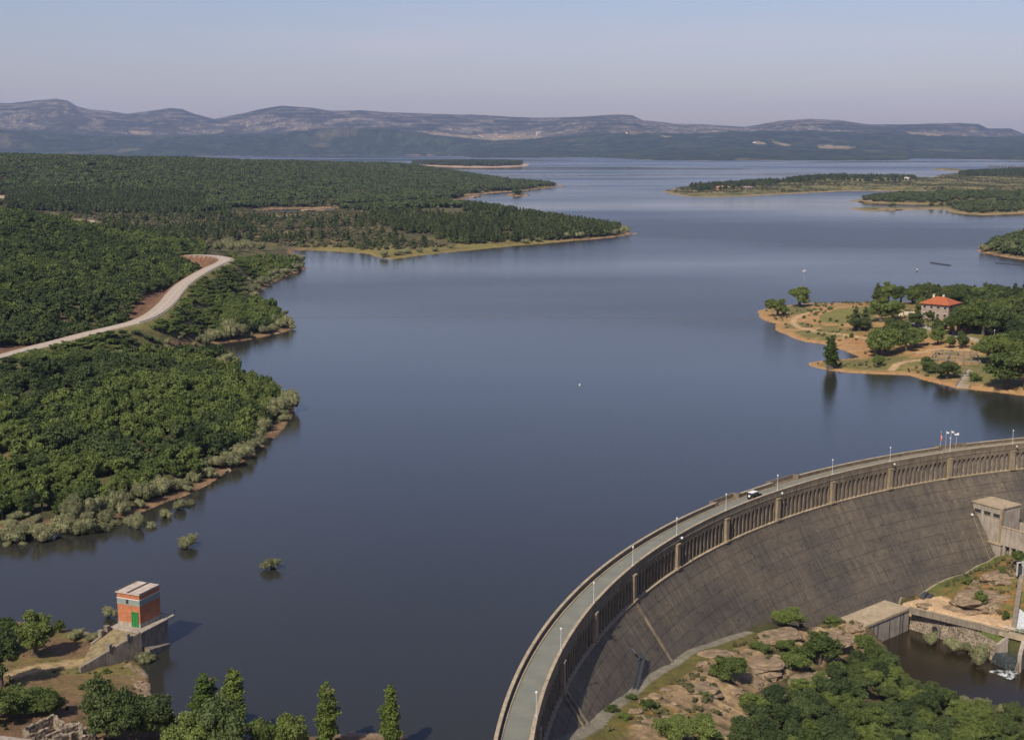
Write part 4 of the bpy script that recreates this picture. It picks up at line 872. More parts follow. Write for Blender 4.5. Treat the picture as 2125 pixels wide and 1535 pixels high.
def ico_core(lobes, k, seed):
    mb = MB()
    for x, y, z, r in lobes: mb.sphere((x, y, z), r*k, 8)
    return np.array(mb.v), mb.f
def make_lobes(kind, g, hgt, wid):
    R_ = wid/2; L = []
    if kind in ('oak', 'bush'):
        base = .13*hgt if kind == 'oak' else .05*hgt
        n = 14 if kind == 'oak' else 9
        for i in range(n):
            a = g.uniform(0, 6.28); q = R_*.68*math.sqrt(g.random()); f = g.random()
            z = base+(hgt-base)*(.16+.74*(f**.8)*(1-.72*(q/R_)**1.6)); r = R_*(.27+.17*g.random())
            r = min(r, hgt-z+.15*R_); L.append((q*math.cos(a), q*math.sin(a), z, max(r, R_*.25)))
        L.append((0, 0, base+(hgt-base)*.5, R_*.55))
    elif kind == 'willow':
        for i in range(9): a = g.uniform(0, 6.28); q = R_*.6*math.sqrt(g.random()); r = R_*(.36+.12*g.random()); L.append((q*math.cos(a), q*math.sin(a), hgt*.30+hgt*.22*g.random(), r))
        L.append((0, 0, hgt*.45, R_*.5))
    elif kind == 'pine':
        for i in range(10):
            f = i/9; z = hgt*(.24+.70*f); r = R_*(.62-.45*f)*(.85+.3*g.random()); q = R_*.38*(1-f); a = i*2.4; L.append((q*math.cos(a), q*math.sin(a), z, max(r, R_*.14)))
    elif kind == 'poplar':
        for i in range(26):
            f = i/25; z = hgt*(.12+.82*f); pr_ = math.sin(math.pi*min(1, .26+.68*f))**.7; r = R_*.52*pr_*(.7+.5*g.random()); q = R_*.48*pr_*g.random(); a = i*2.4+g.random(); L.append((q*math.cos(a), q*math.sin(a), z, max(r, R_*.15)))
    return L
def trunk_mb(kind, lobes, hgt, wid, g, limbs=4):
    mb = MB(); r = .022*hgt+.04 if kind != 'willow' else .05*hgt*.5
    p = Vector((0, 0, -.5)); top = hgt*(.55 if kind in ('oak', 'bush', 'willow') else .9); prev = p; pr_ = r*1.35
    for k in range(1, 5):
        q = Vector((g.normal()*.02*hgt*k/4, g.normal()*.02*hgt*k/4, top*k/4)); rr = r*(1-.2*k); mb.tube(prev, q, pr_, max(rr, .02), 7); prev, pr_ = q, max(rr, .02)
    for l in sorted(lobes, key=lambda l: -l[3])[:limbs]: mb.tube((0, 0, top*(.35+.3*g.random())), l[:3], r*.5, r*.12, 5)
    return mb
def tree_meshes(kind, hgt, wid, nleaf, lsize, seed, mat, limbs=4, join=False, core=.66):
    g = np.random.default_rng(seed); lobes = make_lobes(kind, g, hgt, wid)
    V, Q = leaf_cloud(lobes, nleaf, lsize, seed, .38, .9 if kind != 'willow' else .8)
    cv, cf = ico_core(lobes, core, seed); me = bpy.data.meshes.new(kind+'_crown')
    tb = trunk_mb(kind, lobes, hgt, wid, g, limbs); vs = [tuple(v) for v in V]+[tuple(v) for v in cv]; n0 = len(V)
    fs = [tuple(q) for q in Q]+[tuple(n0+i for i in f) for f in cf]; mi = [0]*len(fs)
    if join: n1 = len(vs); vs += tb.v; fs += [tuple(n1+i for i in f) for f in tb.f]; mi += [1]*len(tb.f)
    me.from_pydata(vs, [], fs); me.materials.append(mat)
    if join: me.materials.append(M['bark']); me.polygons.foreach_set('material_index', mi)
    me.update()
    if join: return me
    tm = bpy.data.meshes.new(kind+'_trunk'); tm.from_pydata(tb.v, [], tb.f); tm.materials.append(M['bark']); tm.update()
    return me, tm
# prototypes are unit sized: height 1 x width w, scaled to the tree's real size
PROT = {}
def prot(key, kind, asp, nleaf, ls, mat, nvar=3, core=.66, limbs=4):
    PROT[key] = [tree_meshes(kind, 1., asp, nleaf, ls, 100+i*7+sum(map(ord, key)), M[mat], limbs, False, core) for i in range(nvar)]
prot('oak', 'oak', .95, 6500, .019, 'oak', 5); prot('oakdark', 'oak', .95, 6500, .019, 'oakdark', 3); prot('bush', 'bush', 1.25, 4500, .023, 'oak', 3)
prot('willow', 'willow', 1.5, 4500, .023, 'willow', 4, .66); prot('poplar', 'poplar', .34, 6500, .012, 'poplar', 3); prot('pine', 'pine', .6, 1600, .030, 'pine', 3)
UNIT = {'oak': .95, 'oakdark': .95, 'bush': 1.25, 'willow': 1.5, 'poplar': .34, 'pine': .6}
NAMES = {'oak': ('oak_tree', 'tree'), 'oakdark': ('oak_tree', 'tree'), 'bush': ('oak_bush', 'bush'), 'willow': ('willow_shrub', 'shrub'), 'poplar': ('poplar_tree', 'tree'), 'pine': ('pine_tree', 'tree')}
NIND = {k: 0 for k in UNIT}
def plant(kind, x, y, z, hgt, wid, label, group=None):
    nm, cat = NAMES[kind]; v = random.randrange(len(PROT[kind])); cm_, tm_ = PROT[kind][v]
    t = thing(nm, (float(x), float(y), float(z)-.15), random.uniform(0, 6.28), label, cat, group)
    if kind == 'willow': wid *= 1.2; hgt *= 1.5
    sx = wid/UNIT[kind]; t.scale = (sx*random.uniform(.93, 1.07), sx*random.uniform(.93, 1.07), hgt)
    if kind in ('oak', 'oakdark', 'poplar', 'pine'): link('trunk', tm_, t)
    link('crown', cm_, t); NIND[kind] += 1
    return t
def plant_px(kind, px, py, wpx, hpx, label, group=None, z=None):
    zg = 1.0
    for _ in range(6): q = at(px, py, zg); zg = float(ground_at(q[0], q[1])[0]) if z is None else z
    zg = max(zg, -.4) if z is None and q[0] < 0 or py < 900 and z is None else zg
    s_ = mpp(px, py, zg); return plant(kind, q[0], q[1], zg, hpx*s_*1.04, wpx*s_, label, group)

# shore trees and poplars of the near bank
NB = [('oak',75,1360,78,92,'rounded oak on the near shore left of the red pump house'),('oak',22,1352,70,78,'oak at the left frame edge behind the rounded shore oak'),('oakdark',2,1425,90,125,'tall dark oak cut by the left frame edge'),
 ('bush',50,1475,110,55,'dark low oak scrub in the lower left corner above the ruins'),('bush',5,1500,80,70,'dark bush in the lowest left corner beside the ruins'),('oak',108,1484,58,66,'small round lone oak on the brown slope above the ruins'),
 ('oakdark',226,1535,100,138,'large dark oak right of the ruined walls'),('oakdark',268,1540,90,112,'dark oak in the middle of the near clump by the ruins'),('oakdark',316,1530,92,95,'dark oak at the right of the near clump, nearest the gravel shore'),
 ('oak',348,1528,44,66,'slim pale green oak beside the dark clump at the water'),('poplar',428,1530,70,136,'tall yellow green poplar, leftmost of the two behind the bottom oaks'),('poplar',488,1540,62,158,'tallest poplar standing behind the bottom oaks'),
 ('oakdark',465,1600,130,160,'dark broad oak between and in front of the two tall poplars'),('oak',400,1600,105,118,'light green oak at the bottom edge left of the poplars'),('oak',548,1590,62,110,'small yellow green tree at the bottom edge right of the tall poplars'),
 ('oak',604,1580,78,105,'leafy low tree at the bottom edge left of the single poplar'),('poplar',680,1560,58,150,'single bushy poplar at the water, left of the narrow one'),('poplar',813,1562,50,148,'narrow poplar alone on the sandy bottom shore'),
 ('oak',125,1312,22,28,'sapling on the near shore just right of the rounded oak')]
for k, px, py, w_, h_, lb in NB: plant_px(k, px, py, w_*(1.32 if k == 'poplar' else 1.22), h_*1.04, lb)
for px, py, w_, h_, lb in [(160,1326,38,20,'pale domed shrub on the gravel left of the pump house'),(200,1330,36,17,'low pale shrub nearer the pump house ramp'),(228,1282,30,22,'round pale shrub standing in water behind the pump house'),(300,1374,44,20,'shrub on the gravel under the pump house wall'),
   (388,1135,48,22,'lone round willow shrub standing in open water'),(562,1180,42,20,'sparse straggly willow shrub far out in the water')]: plant_px('willow', px, py, w_, h_, lb, z=-.1 if py in (1282,1135,1180) else None)
for px, py, w_, h_, lb in [(172,1430,18,13,'small green tuft on the brown slope left of the gravel'),(220,1396,17,13,'small green tuft below the ramp wall'),]: plant_px('bush', px, py, w_, h_, lb)
tw = MB()
for k in range(26):
    x, y = at(590+random.uniform(-50, 45), 1183+random.uniform(-8, 10)); tw.tube((x, y, -.1), (x+random.uniform(-.5, .5), y+random.uniform(-.5, .5), random.uniform(.15, .6)), .03, .012, 4)
o = tw.build('drowned_twigs', M['bark']); tag(o, kind='stuff', label='bare twigs poking out of the water around the straggly shrub', cat='twigs')

# rocky slope below the dam
SL = [('oak',1635,1300,66,42,'round oak against the dam foot, left of the flat low bush'),('bush',1735,1294,48,13,'flat low bush on the rock edge by the concrete terrace'),('oak',1508,1412,74,52,'lone dark green oak on the bare tawny rock'),
 ('bush',1400,1530,80,48,'left half of the long bush at the bottom of the rocks'),('bush',1455,1532,80,40,'right half of the long bush at the bottom of the rocks'),('oak',1700,1378,82,62,'large spreading oak high on the rock slope'),('oak',1650,1385,58,36,'low oak just left of the large spreading one'),
 ('bush',1578,1350,50,18,'sparse green bush on the upper rocks'),('oak',1632,1350,44,26,'small oak on the upper rocks behind the spreading one'),('oak',1788,1345,36,34,'dark small oak beside the concrete terrace wall'),('oak',1560,1480,60,38,'oak at the left edge of the slope thicket'),
 ('bush',1270,1475,30,12,'grey green tuft on the grass strip'),('bush',1310,1450,26,12,'small tuft between rock and grass strip'),('bush',1345,1465,36,16,'low heathery bush on pale rock'),('bush',1462,1445,30,12,'small bush between the long bush and the lone oak'),('bush',1296,1490,30,14,'round tuft by the toe path'),('oak',1990,1190,10,9,'tiny bush against the rock slab under the gate house'),
 ('bush',2000,1275,22,16,'small dark bush on the sandy bank by the track'),('oak',2032,1266,26,34,'upright dark bush on the pale rock slab'),('oak',2080,1188,14,20,'small conical tree on top of the pale rock slab'),('bush',2088,1285,18,18,'bush in front of the spillway wall'),('oak',2122,1175,34,34,'tree at the right frame edge by the sluice gate')]
for k, px, py, w_, h_, lb in SL: plant_px(k, px, py, w_*1.25, h_*1.1, lb)
for px, py, w_, h_, lb in [(1930,1335,34,20,'green reeds and shrub at the foot of the rubble wall, near the arch'),(1975,1352,46,24,'shrub along the foot of the rubble wall, second from the arch'),(2030,1378,50,36,'pale bushy willow at the foot of the wall beside the outlet'),(2002,1352,30,18,'small shrub between the willows on the wall foot'),
   (2000,1466,36,22,'pale shrub on the near bank of the pool'),(2040,1474,40,22,'middle pale shrub on the near bank of the pool'),(2090,1488,40,22,'rightmost pale shrub on the near bank of the pool')]: plant_px('willow', px, py, w_, h_, lb, z=-31)
# dense oak thicket on the slope
ZTH = [(1545,1500),(1570,1470),(1620,1452),(1700,1415),(1740,1385),(1780,1350),(1810,1358),(1850,1392),(1895,1432),(1960,1462),(2010,1482),(2060,1500),(2130,1512),(2400,1560),(2400,1900),(1480,1900),(1500,1600),(1515,1540)]
g2 = np.random.default_rng(5); xs = np.arange(20, 175, 4.4); X, Y = np.meshgrid(xs, np.arange(150, 330, 4.4)); X = (X+g2.uniform(-1.3, 1.3, X.shape)).ravel(); Y = (Y+g2.uniform(-1.3, 1.3, Y.shape)).ravel()
Zt = ground_at(X, Y); tpx, tpy = proj(X, Y, Zt); rr_ = g2.random(len(X))
k = zone(ZTH, tpx, tpy) & (tpx > 1300) & (tpx < 2190) & (tpy < 1600) & (rr_ < .93)
THK = [(X[i], Y[i], Zt[i]) for i in np.where(k)[0]]
for x, y, z in THK: plant(random.choice(['oak', 'oakdark', 'oakdark']), x, y, z, random.uniform(3.8, 6.2), random.uniform(5.2, 7.4), 'leafy green oak in the dense thicket on the slope below the dam', 'oaks of the thicket on the slope below the dam')

# peninsula with the house
PN = [('oak',1614,656,38,36,'round oak at the very tip of the house peninsula'),('oak',1659,637,43,38,'second round oak from the tip of the house peninsula'),('poplar',1723,771,32,62,'upright tree standing at the water on the lower sandy spit'),('oak',1822,757,22,22,'small oak on the lower sandy spit'),
 ('oak',1822,737,66,58,'big broad oak at the head of the lower sandy spit'),('oak',1879,728,48,44,'oak with visible trunk and long shadow by the sandy picnic ground'),('oak',1850,712,60,50,'broad oak behind the big one at the spit head'),('oak',1900,722,42,42,'oak right of the tree with the long shadow'),
 ('pine',1820,630,24,36,'leftmost tree of the back row above the lawn'),('oak',1843,630,34,36,'second tree of the back row above the lawn'),('oak',1869,631,32,33,'third tree of the back row above the lawn'),('oak',1893,632,30,32,'fourth tree of the back row, nearest the roof'),
 ('oakdark',1783,687,40,24,'dark bush at the right end of the lawn'),('pine',1775,684,26,42,'slim conifer beside the lawn'),('pine',1795,680,24,38,'second slim conifer beside the lawn'),('oak',1828,668,48,44,'dense oak between lawn and house'),('oak',1852,664,40,38,'oak just left of the house garden'),
 ('oak',1912,656,26,34,'small tree hiding the left corner of the red roofed house'),('oak',1930,668,16,22,'small tree in front of the house wall'),('oak',1972,684,18,20,'tree before the near corner of the villa'),('oakdark',1996,678,30,36,'dark tree covering the right wall of the villa'),('oak',1902,676,30,30,'tree before the pale garden wall'),('pine',1944,676,10,20,'slim conifer in front of the house'),('oakdark',1948,688,26,26,'round dark tree below the house'),('oak',1946,716,30,34,'small tree above the sandy strip'),('oak',1971,722,20,26,'sapling by the ruined frame'),
 ('oakdark',1998,722,24,32,'small dark oak by the grey footpath'),('oak',1988,694,56,54,'tall broad oak between house and footpath'),('oak',2012,690,50,58,'tall oak right of the house'),('oak',2040,694,52,56,'dark oak above the footpath'),('oakdark',2070,700,50,58,'dark oak right of the footpath lamp'),
 ('oak',2088,804,82,72,'biggest oak on the waterside right of the jetty steps'),('oak',2128,806,80,80,'large oak cut by the right frame edge at the water'),('oak',2050,752,62,56,'broad oak above the jetty steps'),('oak',2085,748,56,50,'oak behind the biggest waterside oak'),('oak',2115,740,60,56,'oak at the frame edge above the waterside oaks'),
 ('oakdark',1966,786,50,32,'dense bush left of the jetty steps'),('bush',1935,772,36,20,'low bush under the ruined concrete frame'),('oak',1925,768,26,28,'small tree at the left of the ruined concrete frame'),('bush',2023,790,26,16,'round bush right of the jetty steps')]
for k_, px, py, w_, h_, lb in PN: plant_px(k_, px, py, w_*1.38, h_*1.16, lb)
for x, y in [(1737,668),(1720,666),(1700,670),(1684,650),(1703,645),(1720,643),(1667,660),(1690,668),(1760,662),(1745,676),(1768,700),(1730,700)]: plant_px('bush', x+random.uniform(-3, 3), y, random.uniform(7, 15), random.uniform(5, 10), 'small dark bush dotted on the dry grass of the peninsula', 'small bushes on the peninsula grass')
g3 = np.random.default_rng(11); X, Y = np.meshgrid(np.arange(205, 330, 5.6), np.arange(540, 740, 6.2)); X = (X+g3.uniform(-2, 2, X.shape)).ravel(); Y = (Y+g3.uniform(-2.3, 2.3, Y.shape)).ravel()
Zt = ground_at(X, Y); tpx, tpy = proj(X, Y, Zt)
ZH5 = [(1835,640),(1880,640),(1905,660),(1895,690),(1870,705),(1850,690),(1830,672)]; ZH1 = [(1900,626),(2300,620),(2300,670),(2130,672),(2070,668),(2035,672),(2010,664),(2005,640),(1905,634)]; ZH2 = [(2050,690),(2140,688),(2250,720),(2250,735),(2120,722),(2060,708)]; ZH3 = [(2030,735),(2060,728),(2300,745),(2300,812),(2110,808),(2070,790),(2045,765)]; ZH4 = [(1995,665),(2030,672),(2040,690),(1990,690)]
k = zone(ZH5, tpx, tpy) | zone(ZH1, tpx, tpy) | zone(ZH2, tpx, tpy) | zone(ZH3, tpx, tpy) | zone(ZH4, tpx, tpy)
for i in np.where(k & (tpx < 2165) & (g3.random(len(X)) < .72))[0]: plant(random.choice(['oak', 'oakdark', 'oakdark', 'pine']), X[i], Y[i], Zt[i], random.uniform(7, 11), random.uniform(8, 11), 'tree in the grove around the red roofed house', 'grove around the red roofed house')

# willow shrubs along the wooded shore
WL = [(30,1135,70,34),(85,1140,60,36),(130,1120,60,40),(175,1125,56,36),(60,1118,50,30),(150,1088,50,44),(190,1072,46,36),(220,1088,40,26),(245,1062,46,38),(215,1115,36,22),(255,1072,30,24),(282,1108,44,28),(315,1110,24,14),(262,1090,20,14),(240,1098,24,14),(222,1060,40,28),(300,1040,50,36),(330,1025,46,30),(290,1055,26,18),(355,1018,36,22),(385,1010,26,16),(345,1085,30,18),(378,1066,34,22),(395,1055,20,12),(410,1000,24,16),(435,990,30,18),(450,970,40,22),(480,966,46,28),(505,950,46,26),(520,935,36,20),(540,915,34,26),(548,895,34,24),(520,918,30,20),(560,870,40,30),(545,880,30,22),(585,858,44,32),(608,852,34,38),(575,838,40,26),(560,815,36,22),(580,826,26,18),(595,845,40,30),(535,870,36,20),(15,1150,24,10),(50,1152,20,10),
 (470,762,36,22),(492,755,16,10),(455,752,22,14),(250,742,34,14),(330,738,24,10),(350,735,18,10),(378,726,28,16),(402,722,30,18),(425,716,30,20),(445,708,34,22),(462,702,26,18),(478,702,40,36),(500,698,30,24),(548,692,28,14),(565,688,26,14),(580,680,26,16),(597,678,28,20),(575,672,24,16),(530,618,24,12),(528,608,30,14),(540,592,36,16),(555,588,24,12),(575,572,24,14),(590,570,28,12),(562,575,20,12),(608,560,36,12),(618,546,34,16),(522,602,14,8),(510,612,16,8)]
for px, py, w_, h_ in WL: plant_px('willow', px, py, w_, h_, 'pale grey green willow shrub in the fringe along the left bank', 'willow shrubs fringing the left bank')
for px, py, w_, h_ in [(452,522,26,18),(475,523,30,20),(498,522,28,18),(520,520,24,18),(545,521,26,16),(510,512,24,14),(480,512,24,14),(465,512,20,14)]: plant_px('willow', px, py, w_, h_, 'grey green willow in the clump beside the road bend', 'willows clumped beyond the road bend')
for px, py, w_, h_ in [(800,533,26,12),(825,530,24,10),(845,526,26,10),(870,524,20,9),(900,521,20,8),(935,515,18,8),(1150,497,24,10),(1175,495,26,11),(1200,494,24,11),(1225,490,26,12),(1250,489,28,12),(1275,488,26,11),(1296,490,22,14),(1120,502,20,8),(1090,505,20,8),(1215,484,24,12),(1240,481,24,12)]: plant_px('willow', px, py, w_, h_, 'pale willow shrub on the waterline of the pine covered point', 'willow shrubs on the pine covered point')
for px, py, w_, h_ in [(2040,522,26,14),(2065,518,36,14),(2092,520,30,14),(2100,545,30,14),(2125,540,34,16)]: plant_px('willow', px, py, w_, h_, 'pale shrub on the small point at the right edge', 'shrubs on the right edge point')

def jgrid(x0, x1, y0, y1, s, seed):
    g = np.random.default_rng(seed); X, Y = np.meshgrid(np.arange(float(x0), x1, s), np.arange(float(y0), y1, s*.87)); X[1::2] += s/2
    return (X+g.uniform(-.38, .38, X.shape)*s).ravel(), (Y+g.uniform(-.38, .38, Y.shape)*s).ravel(), g
g5 = np.random.default_rng(77); x, y, _g = jgrid(-320, 10, 235, 1010, 4.6, 61); q = (np.abs(x/y) < .41); x, y = x[q], y[q]; sd = shore_sd(x, y); q = (sd > .2) & (sd < 8); x, y, sd = x[q], y[q], sd[q]; z = land_h(x, y)[0]; px, py = proj(x, y, z)
for i in np.where((py > 515) & (py < 1150) & (g5.random(len(x)) < np.where(py > 700, .55, .62)))[0]: plant('willow', x[i], y[i], z[i], g5.uniform(1.3, 2.6), g5.uniform(2.6, 4.6), 'pale grey green willow shrub in the fringe along the left bank', 'willow shrubs fringing the left bank')
g6 = np.random.default_rng(91); TUF = []
x, y, _g = jgrid(8, 150, 185, 345, 1.5, 71); z, rk_, to_, sdp = valley_h(x, y); px, py = proj(x, y, z); n = fbm(x/6, y/6, 3, 44); t_, r_ = dam_polar(x, y)
k = (zone(ZROCK, px, py) | zone(ZROCK2, px, py) | (zone([(1940,1215),(2060,1160),(2130,1150),(2100,1290),(1970,1240)], px, py))) & (to_ > 3) & ~zone(DIRT, px, py) & (g6.random(len(x)) < .55*ss(.45, .62, n)); TUF.append(np.c_[x, y, z, g6.uniform(.35, 1.2, len(x)), g6.uniform(.7, 2.0, len(x))][k])
x, y, _g = jgrid(-110, 8, 165, 250, 1.7, 72); z, sdp = land_h(x, y); n = fbm(x/6, y/6, 3, 45); k = (sdp > 1.5) & (g6.random(len(x)) < .5*ss(.45, .65, n)); TUF.append(np.c_[x, y, z, g6.uniform(.25, .8, len(x)), g6.uniform(.5, 1.5, len(x))][k])
x, y, _g = jgrid(120, 270, 500, 740, 2.6, 73); z, sdp = land_h(x, y); n = fbm(x/9, y/9, 3, 46); px, py = proj(x, y, z)
tr_ = np.minimum.reduce([pdist(T, x, y) for T in TRACK[:3]]); k = (sdp > 3) & (tr_ > 2.6) & ~zone([(1700,655),(1740,640),(1800,636),(1830,650),(1780,668),(1740,672),(1700,668)], px, py) & (g6.random(len(x)) < .32*ss(.44, .62, n)); TUF.append(np.c_[x, y, z, g6.uniform(.4, 1.5, len(x)), g6.uniform(.9, 2.6, len(x))][k])
TUF = np.vstack(TUF)
# ---- woods: the largest trees singly, everything beyond as one body of instances
def wood_near():
    x, y, g = jgrid(-420, 0, 225, 1060, 3.15, 21); q = np.abs(x/y) < .47; x, y = x[q], y[q]
    sd = shore_sd(x, y); q = sd > 1.5; x, y = x[q], y[q]; z, sd = land_h(x, y); px, py = proj(x, y, z); d, rz, s = road_info(x, y); n = fbm(x/22, y/22, 3, 77)
    near = (py < 1200)
    ok = (px > -130) & near & (sd > 5.0) & (d > np.where(s > 0, 16, 7)) & ~((py < 542) & (px > 425)) & (y < 1040) & ((n < .60) | (g.random(len(x)) < .3))
    ok &= ~((d < 24) & (s < 0) & (g.random(len(x)) < .35)) & ~zone([(425,495),(640,495),(640,524),(425,524)], px, py)
    x, y, z, n, py, px = x[ok], y[ok], z[ok], n[ok], py[ok], px[ok]; h = (3.2+3.2*g.random(len(x))**1.3)*(.75+.6*n); w_ = h*(.62+.28*g.random(len(x)))+1.15; h = h*np.where(g.random(len(x)) < .06, 1.45, 1)
    k_ = (road_info(x, y)[0] < 32) & (road_info(x, y)[2] < 0); h = np.where(k_, np.minimum(h, 1.6+road_info(x, y)[0]*.06), h)
    return np.c_[x, y, z, h, np.clip(w_, 3.2, 6.5)], g
nearw, g_ = wood_near()
dist = np.hypot(nearw[:, 0], nearw[:, 1]); vis = np.abs(nearw[:, 0]/nearw[:, 1]) < .402
budget = max(0, 298-NIND['oak']-NIND['oakdark'])
order = np.argsort(np.where(vis, -nearw[:, 4]/dist, 1e9)); ind = set(order[:budget].tolist())
for i in ind:
    x, y, z, h_, w_ = nearw[i]; plant('oakdark' if g_.random() < .25 else 'oak', x, y, z, h_, w_, 'oak at the lakeward edge of the dense left bank wood', 'oaks of the dense left bank wood')
def lod(key, kind, asp, nleaf, ls, mat, nvar, core=.7):
    c = bpy.data.collections.new(key+'_shapes')
    for i in range(nvar):
        me = tree_meshes(kind, 1., asp, nleaf, ls, 500+i*13+sum(map(ord, key)), M[mat], 3, True, core); o = bpy.data.objects.new(key+'_shape', me); c.objects.link(o)
    return c
def instancer(name, pts, coll, nvar, label, cat, asp, seed=1):
    """pts: x y z height width"""
    g = np.random.default_rng(seed); n = len(pts); me = bpy.data.meshes.new(name); me.vertices.add(n); me.vertices.foreach_set('co', pts[:, :3].astype(np.float32).ravel()-np.tile([0, 0, .15], n).astype(np.float32))
    a = me.attributes.new('size', 'FLOAT_VECTOR', 'POINT'); s = np.c_[pts[:, 4]/asp, pts[:, 4]/asp, pts[:, 3]]; a.data.foreach_set('vector', s.astype(np.float32).ravel())
    a = me.attributes.new('turn', 'FLOAT_VECTOR', 'POINT'); r = np.c_[np.zeros(n), np.zeros(n), g.random(n)*6.28]; a.data.foreach_set('vector', r.astype(np.float32).ravel())
    a = me.attributes.new('pick', 'INT', 'POINT'); a.data.foreach_set('value', g.integers(0, nvar, n).astype(np.int32))
    o = link(name, me); tag(o, label, cat, kind='stuff')
    ng = bpy.data.node_groups.new(name+'_nodes', 'GeometryNodeTree'); ng.interface.new_socket('Geometry', in_out='INPUT', socket_type='NodeSocketGeometry'); ng.interface.new_socket('Geometry', in_out='OUTPUT', socket_type='NodeSocketGeometry')
    gi, go = ng.nodes.new('NodeGroupInput'), ng.nodes.new('NodeGroupOutput'); ip = ng.nodes.new('GeometryNodeInstanceOnPoints'); ci = ng.nodes.new('GeometryNodeCollectionInfo')
    ci.inputs['Collection'].default_value = coll; ci.inputs['Separate Children'].default_value = True; ci.inputs['Reset Children'].default_value = True; ip.inputs['Pick Instance'].default_value = True
    for nm, ty, sk in (('size', 'FLOAT_VECTOR', 'Scale'), ('turn', 'FLOAT_VECTOR', 'Rotation'), ('pick', 'INT', 'Instance Index')):
        na = ng.nodes.new('GeometryNodeInputNamedAttribute'); na.data_type = ty; na.inputs['Name'].default_value = nm; ng.links.new(na.outputs[0], ip.inputs[sk])
    ng.links.new(gi.outputs[0], ip.inputs['Points']); ng.links.new(ci.outputs[0], ip.inputs['Instance']); ng.links.new(ip.outputs[0], go.inputs[0])
    o.modifiers.new('spread', 'NODES').node_group = ng; return o
c_oakn = lod('wood', 'oak', .95, 1000, .045, 'oak', 4, .66); M['farleaf'] = foliage('far_oak_leaves', (.026, .044, .015), (.088, .108, .036)); c_oakf = lod('farwood', 'oak', 1.0, 150, .11, 'farleaf', 4, .8); c_oakd = lod('farwood_dark', 'oak', 1.0, 150, .11, 'oakdark', 3, .8)
c_pinef = lod('pines', 'pine', .6, 260, .07, 'pine', 3, .75); c_scrub = lod('scrub', 'bush', 1.6, 110, .12, 'scrub', 3, .9); c_will = lod('paleshrub', 'willow', 1.5, 160, .10, 'willow', 2, .9)
rest = np.array([nearw[i] for i in range(len(nearw)) if i not in ind])
up_ = (road_info(rest[:, 0], rest[:, 1])[2] > 0) & (rest[:, 1] > 440); dk_ = (up_ & (np.random.default_rng(3).random(len(rest)) < .6)) | (fbm(rest[:, 0]/30, rest[:, 1]/30, 3, 12) > .60)
c_oakn2 = lod('wood_dark', 'oak', .85, 1000, .045, 'oakdark', 4, .66)
instancer('dark_oak_wood', rest[dk_], c_oakn2, 4, 'darker green oak wood mostly on the hillside above the left bank road', 'woodland', .85, 13)
rest = rest[~dk_]
instancer('oak_wood', rest, c_oakn, 4, 'dense lighter green oak wood covering the left bank beside the lake', 'woodland', .95, 3)
# far land: one scatter, sorted by zone
PIN = []; FAR = []; FDK = []; SCR = []; WLF = []
x, y, g = jgrid(-1300, 1700, 1000, 4300, 8.6, 31); q = (np.abs(x/y) < .45); x, y = x[q], y[q]; sd = shore_sd(x, y); q = sd > 4; x, y = x[q], y[q]; z, sd = land_h(x, y); px, py = proj(x, y, z); n = fbm(x/60, y/60, 3, 99); nn = fbm(x/170, y/170, 3, 98); rnd = g.random(len(x)); D = np.hypot(x, y)
leftp = px < 1330; open_ = zone(ZSCRUB, px, py); pin1 = zone(ZPINE1, px, py); pen = zone(ZPEN, px, py)
pale = zone([(-60,404),(45,402),(45,422),(-60,432)], px, py) | zone([(130,452),(200,454),(236,480),(228,490),(185,478),(145,465)], px, py)
farh = leftp & (D > 1650) & (sd > 12) & ~open_ & ~pin1
strip = leftp & (py > 376) & (py < 432) & (px > 600)
k = farh & ((n < .62) | (rnd < .35)) & ~((py > 332) & (py < 339) & (px < 240) & (rnd < .8)) & ~pale; pts = np.c_[x, y, z, 6.5+4.5*rnd, 9+4*g.random(len(x))]
dark = k & (nn > .52); FAR.append(pts[k & ~dark]); FDK.append(pts[dark])
k = leftp & strip & (sd > 6) & (rnd < .35); WLF.append(np.c_[x, y, z, 2.5+2*rnd, 5+3*rnd][k])
k = leftp & open_ & ~pale & (rnd < .08+.32*(n > .56)) & ~pen & (sd > 14) & ~((px > 480) & (py < 456)); PIN.append(np.c_[x, y, z, 7+4*g.random(len(x)), 5+2.5*g.random(len(x))][k])
k = leftp & open_ & ~pale & (sd > 14); SCR.append(np.c_[x, y, z, 1.4+1.6*rnd, 4+4*g.random(len(x))][k])
# denser pine stands
x2, y2, g = jgrid(-700, 130, 1150, 2100, 5.2, 41); z2 = np.maximum(land_h(x2, y2)[0], -9); sd2 = shore_sd(x2, y2); p2, q2 = proj(x2, y2, z2); nA = fbm(x2/30, y2/30, 3, 97)
k = (sd2 > 7) & (zone(ZPINE1, p2, q2) | (zone(ZPEN, p2, q2) & ((nA < .52) | (p2 > 1100)) & ~((p2 < 960) & (q2 < 449)))); PIN.append(np.c_[x2, y2, z2, 7+5*g.random(len(x2)), 5+2.2*g.random(len(x2))][k])
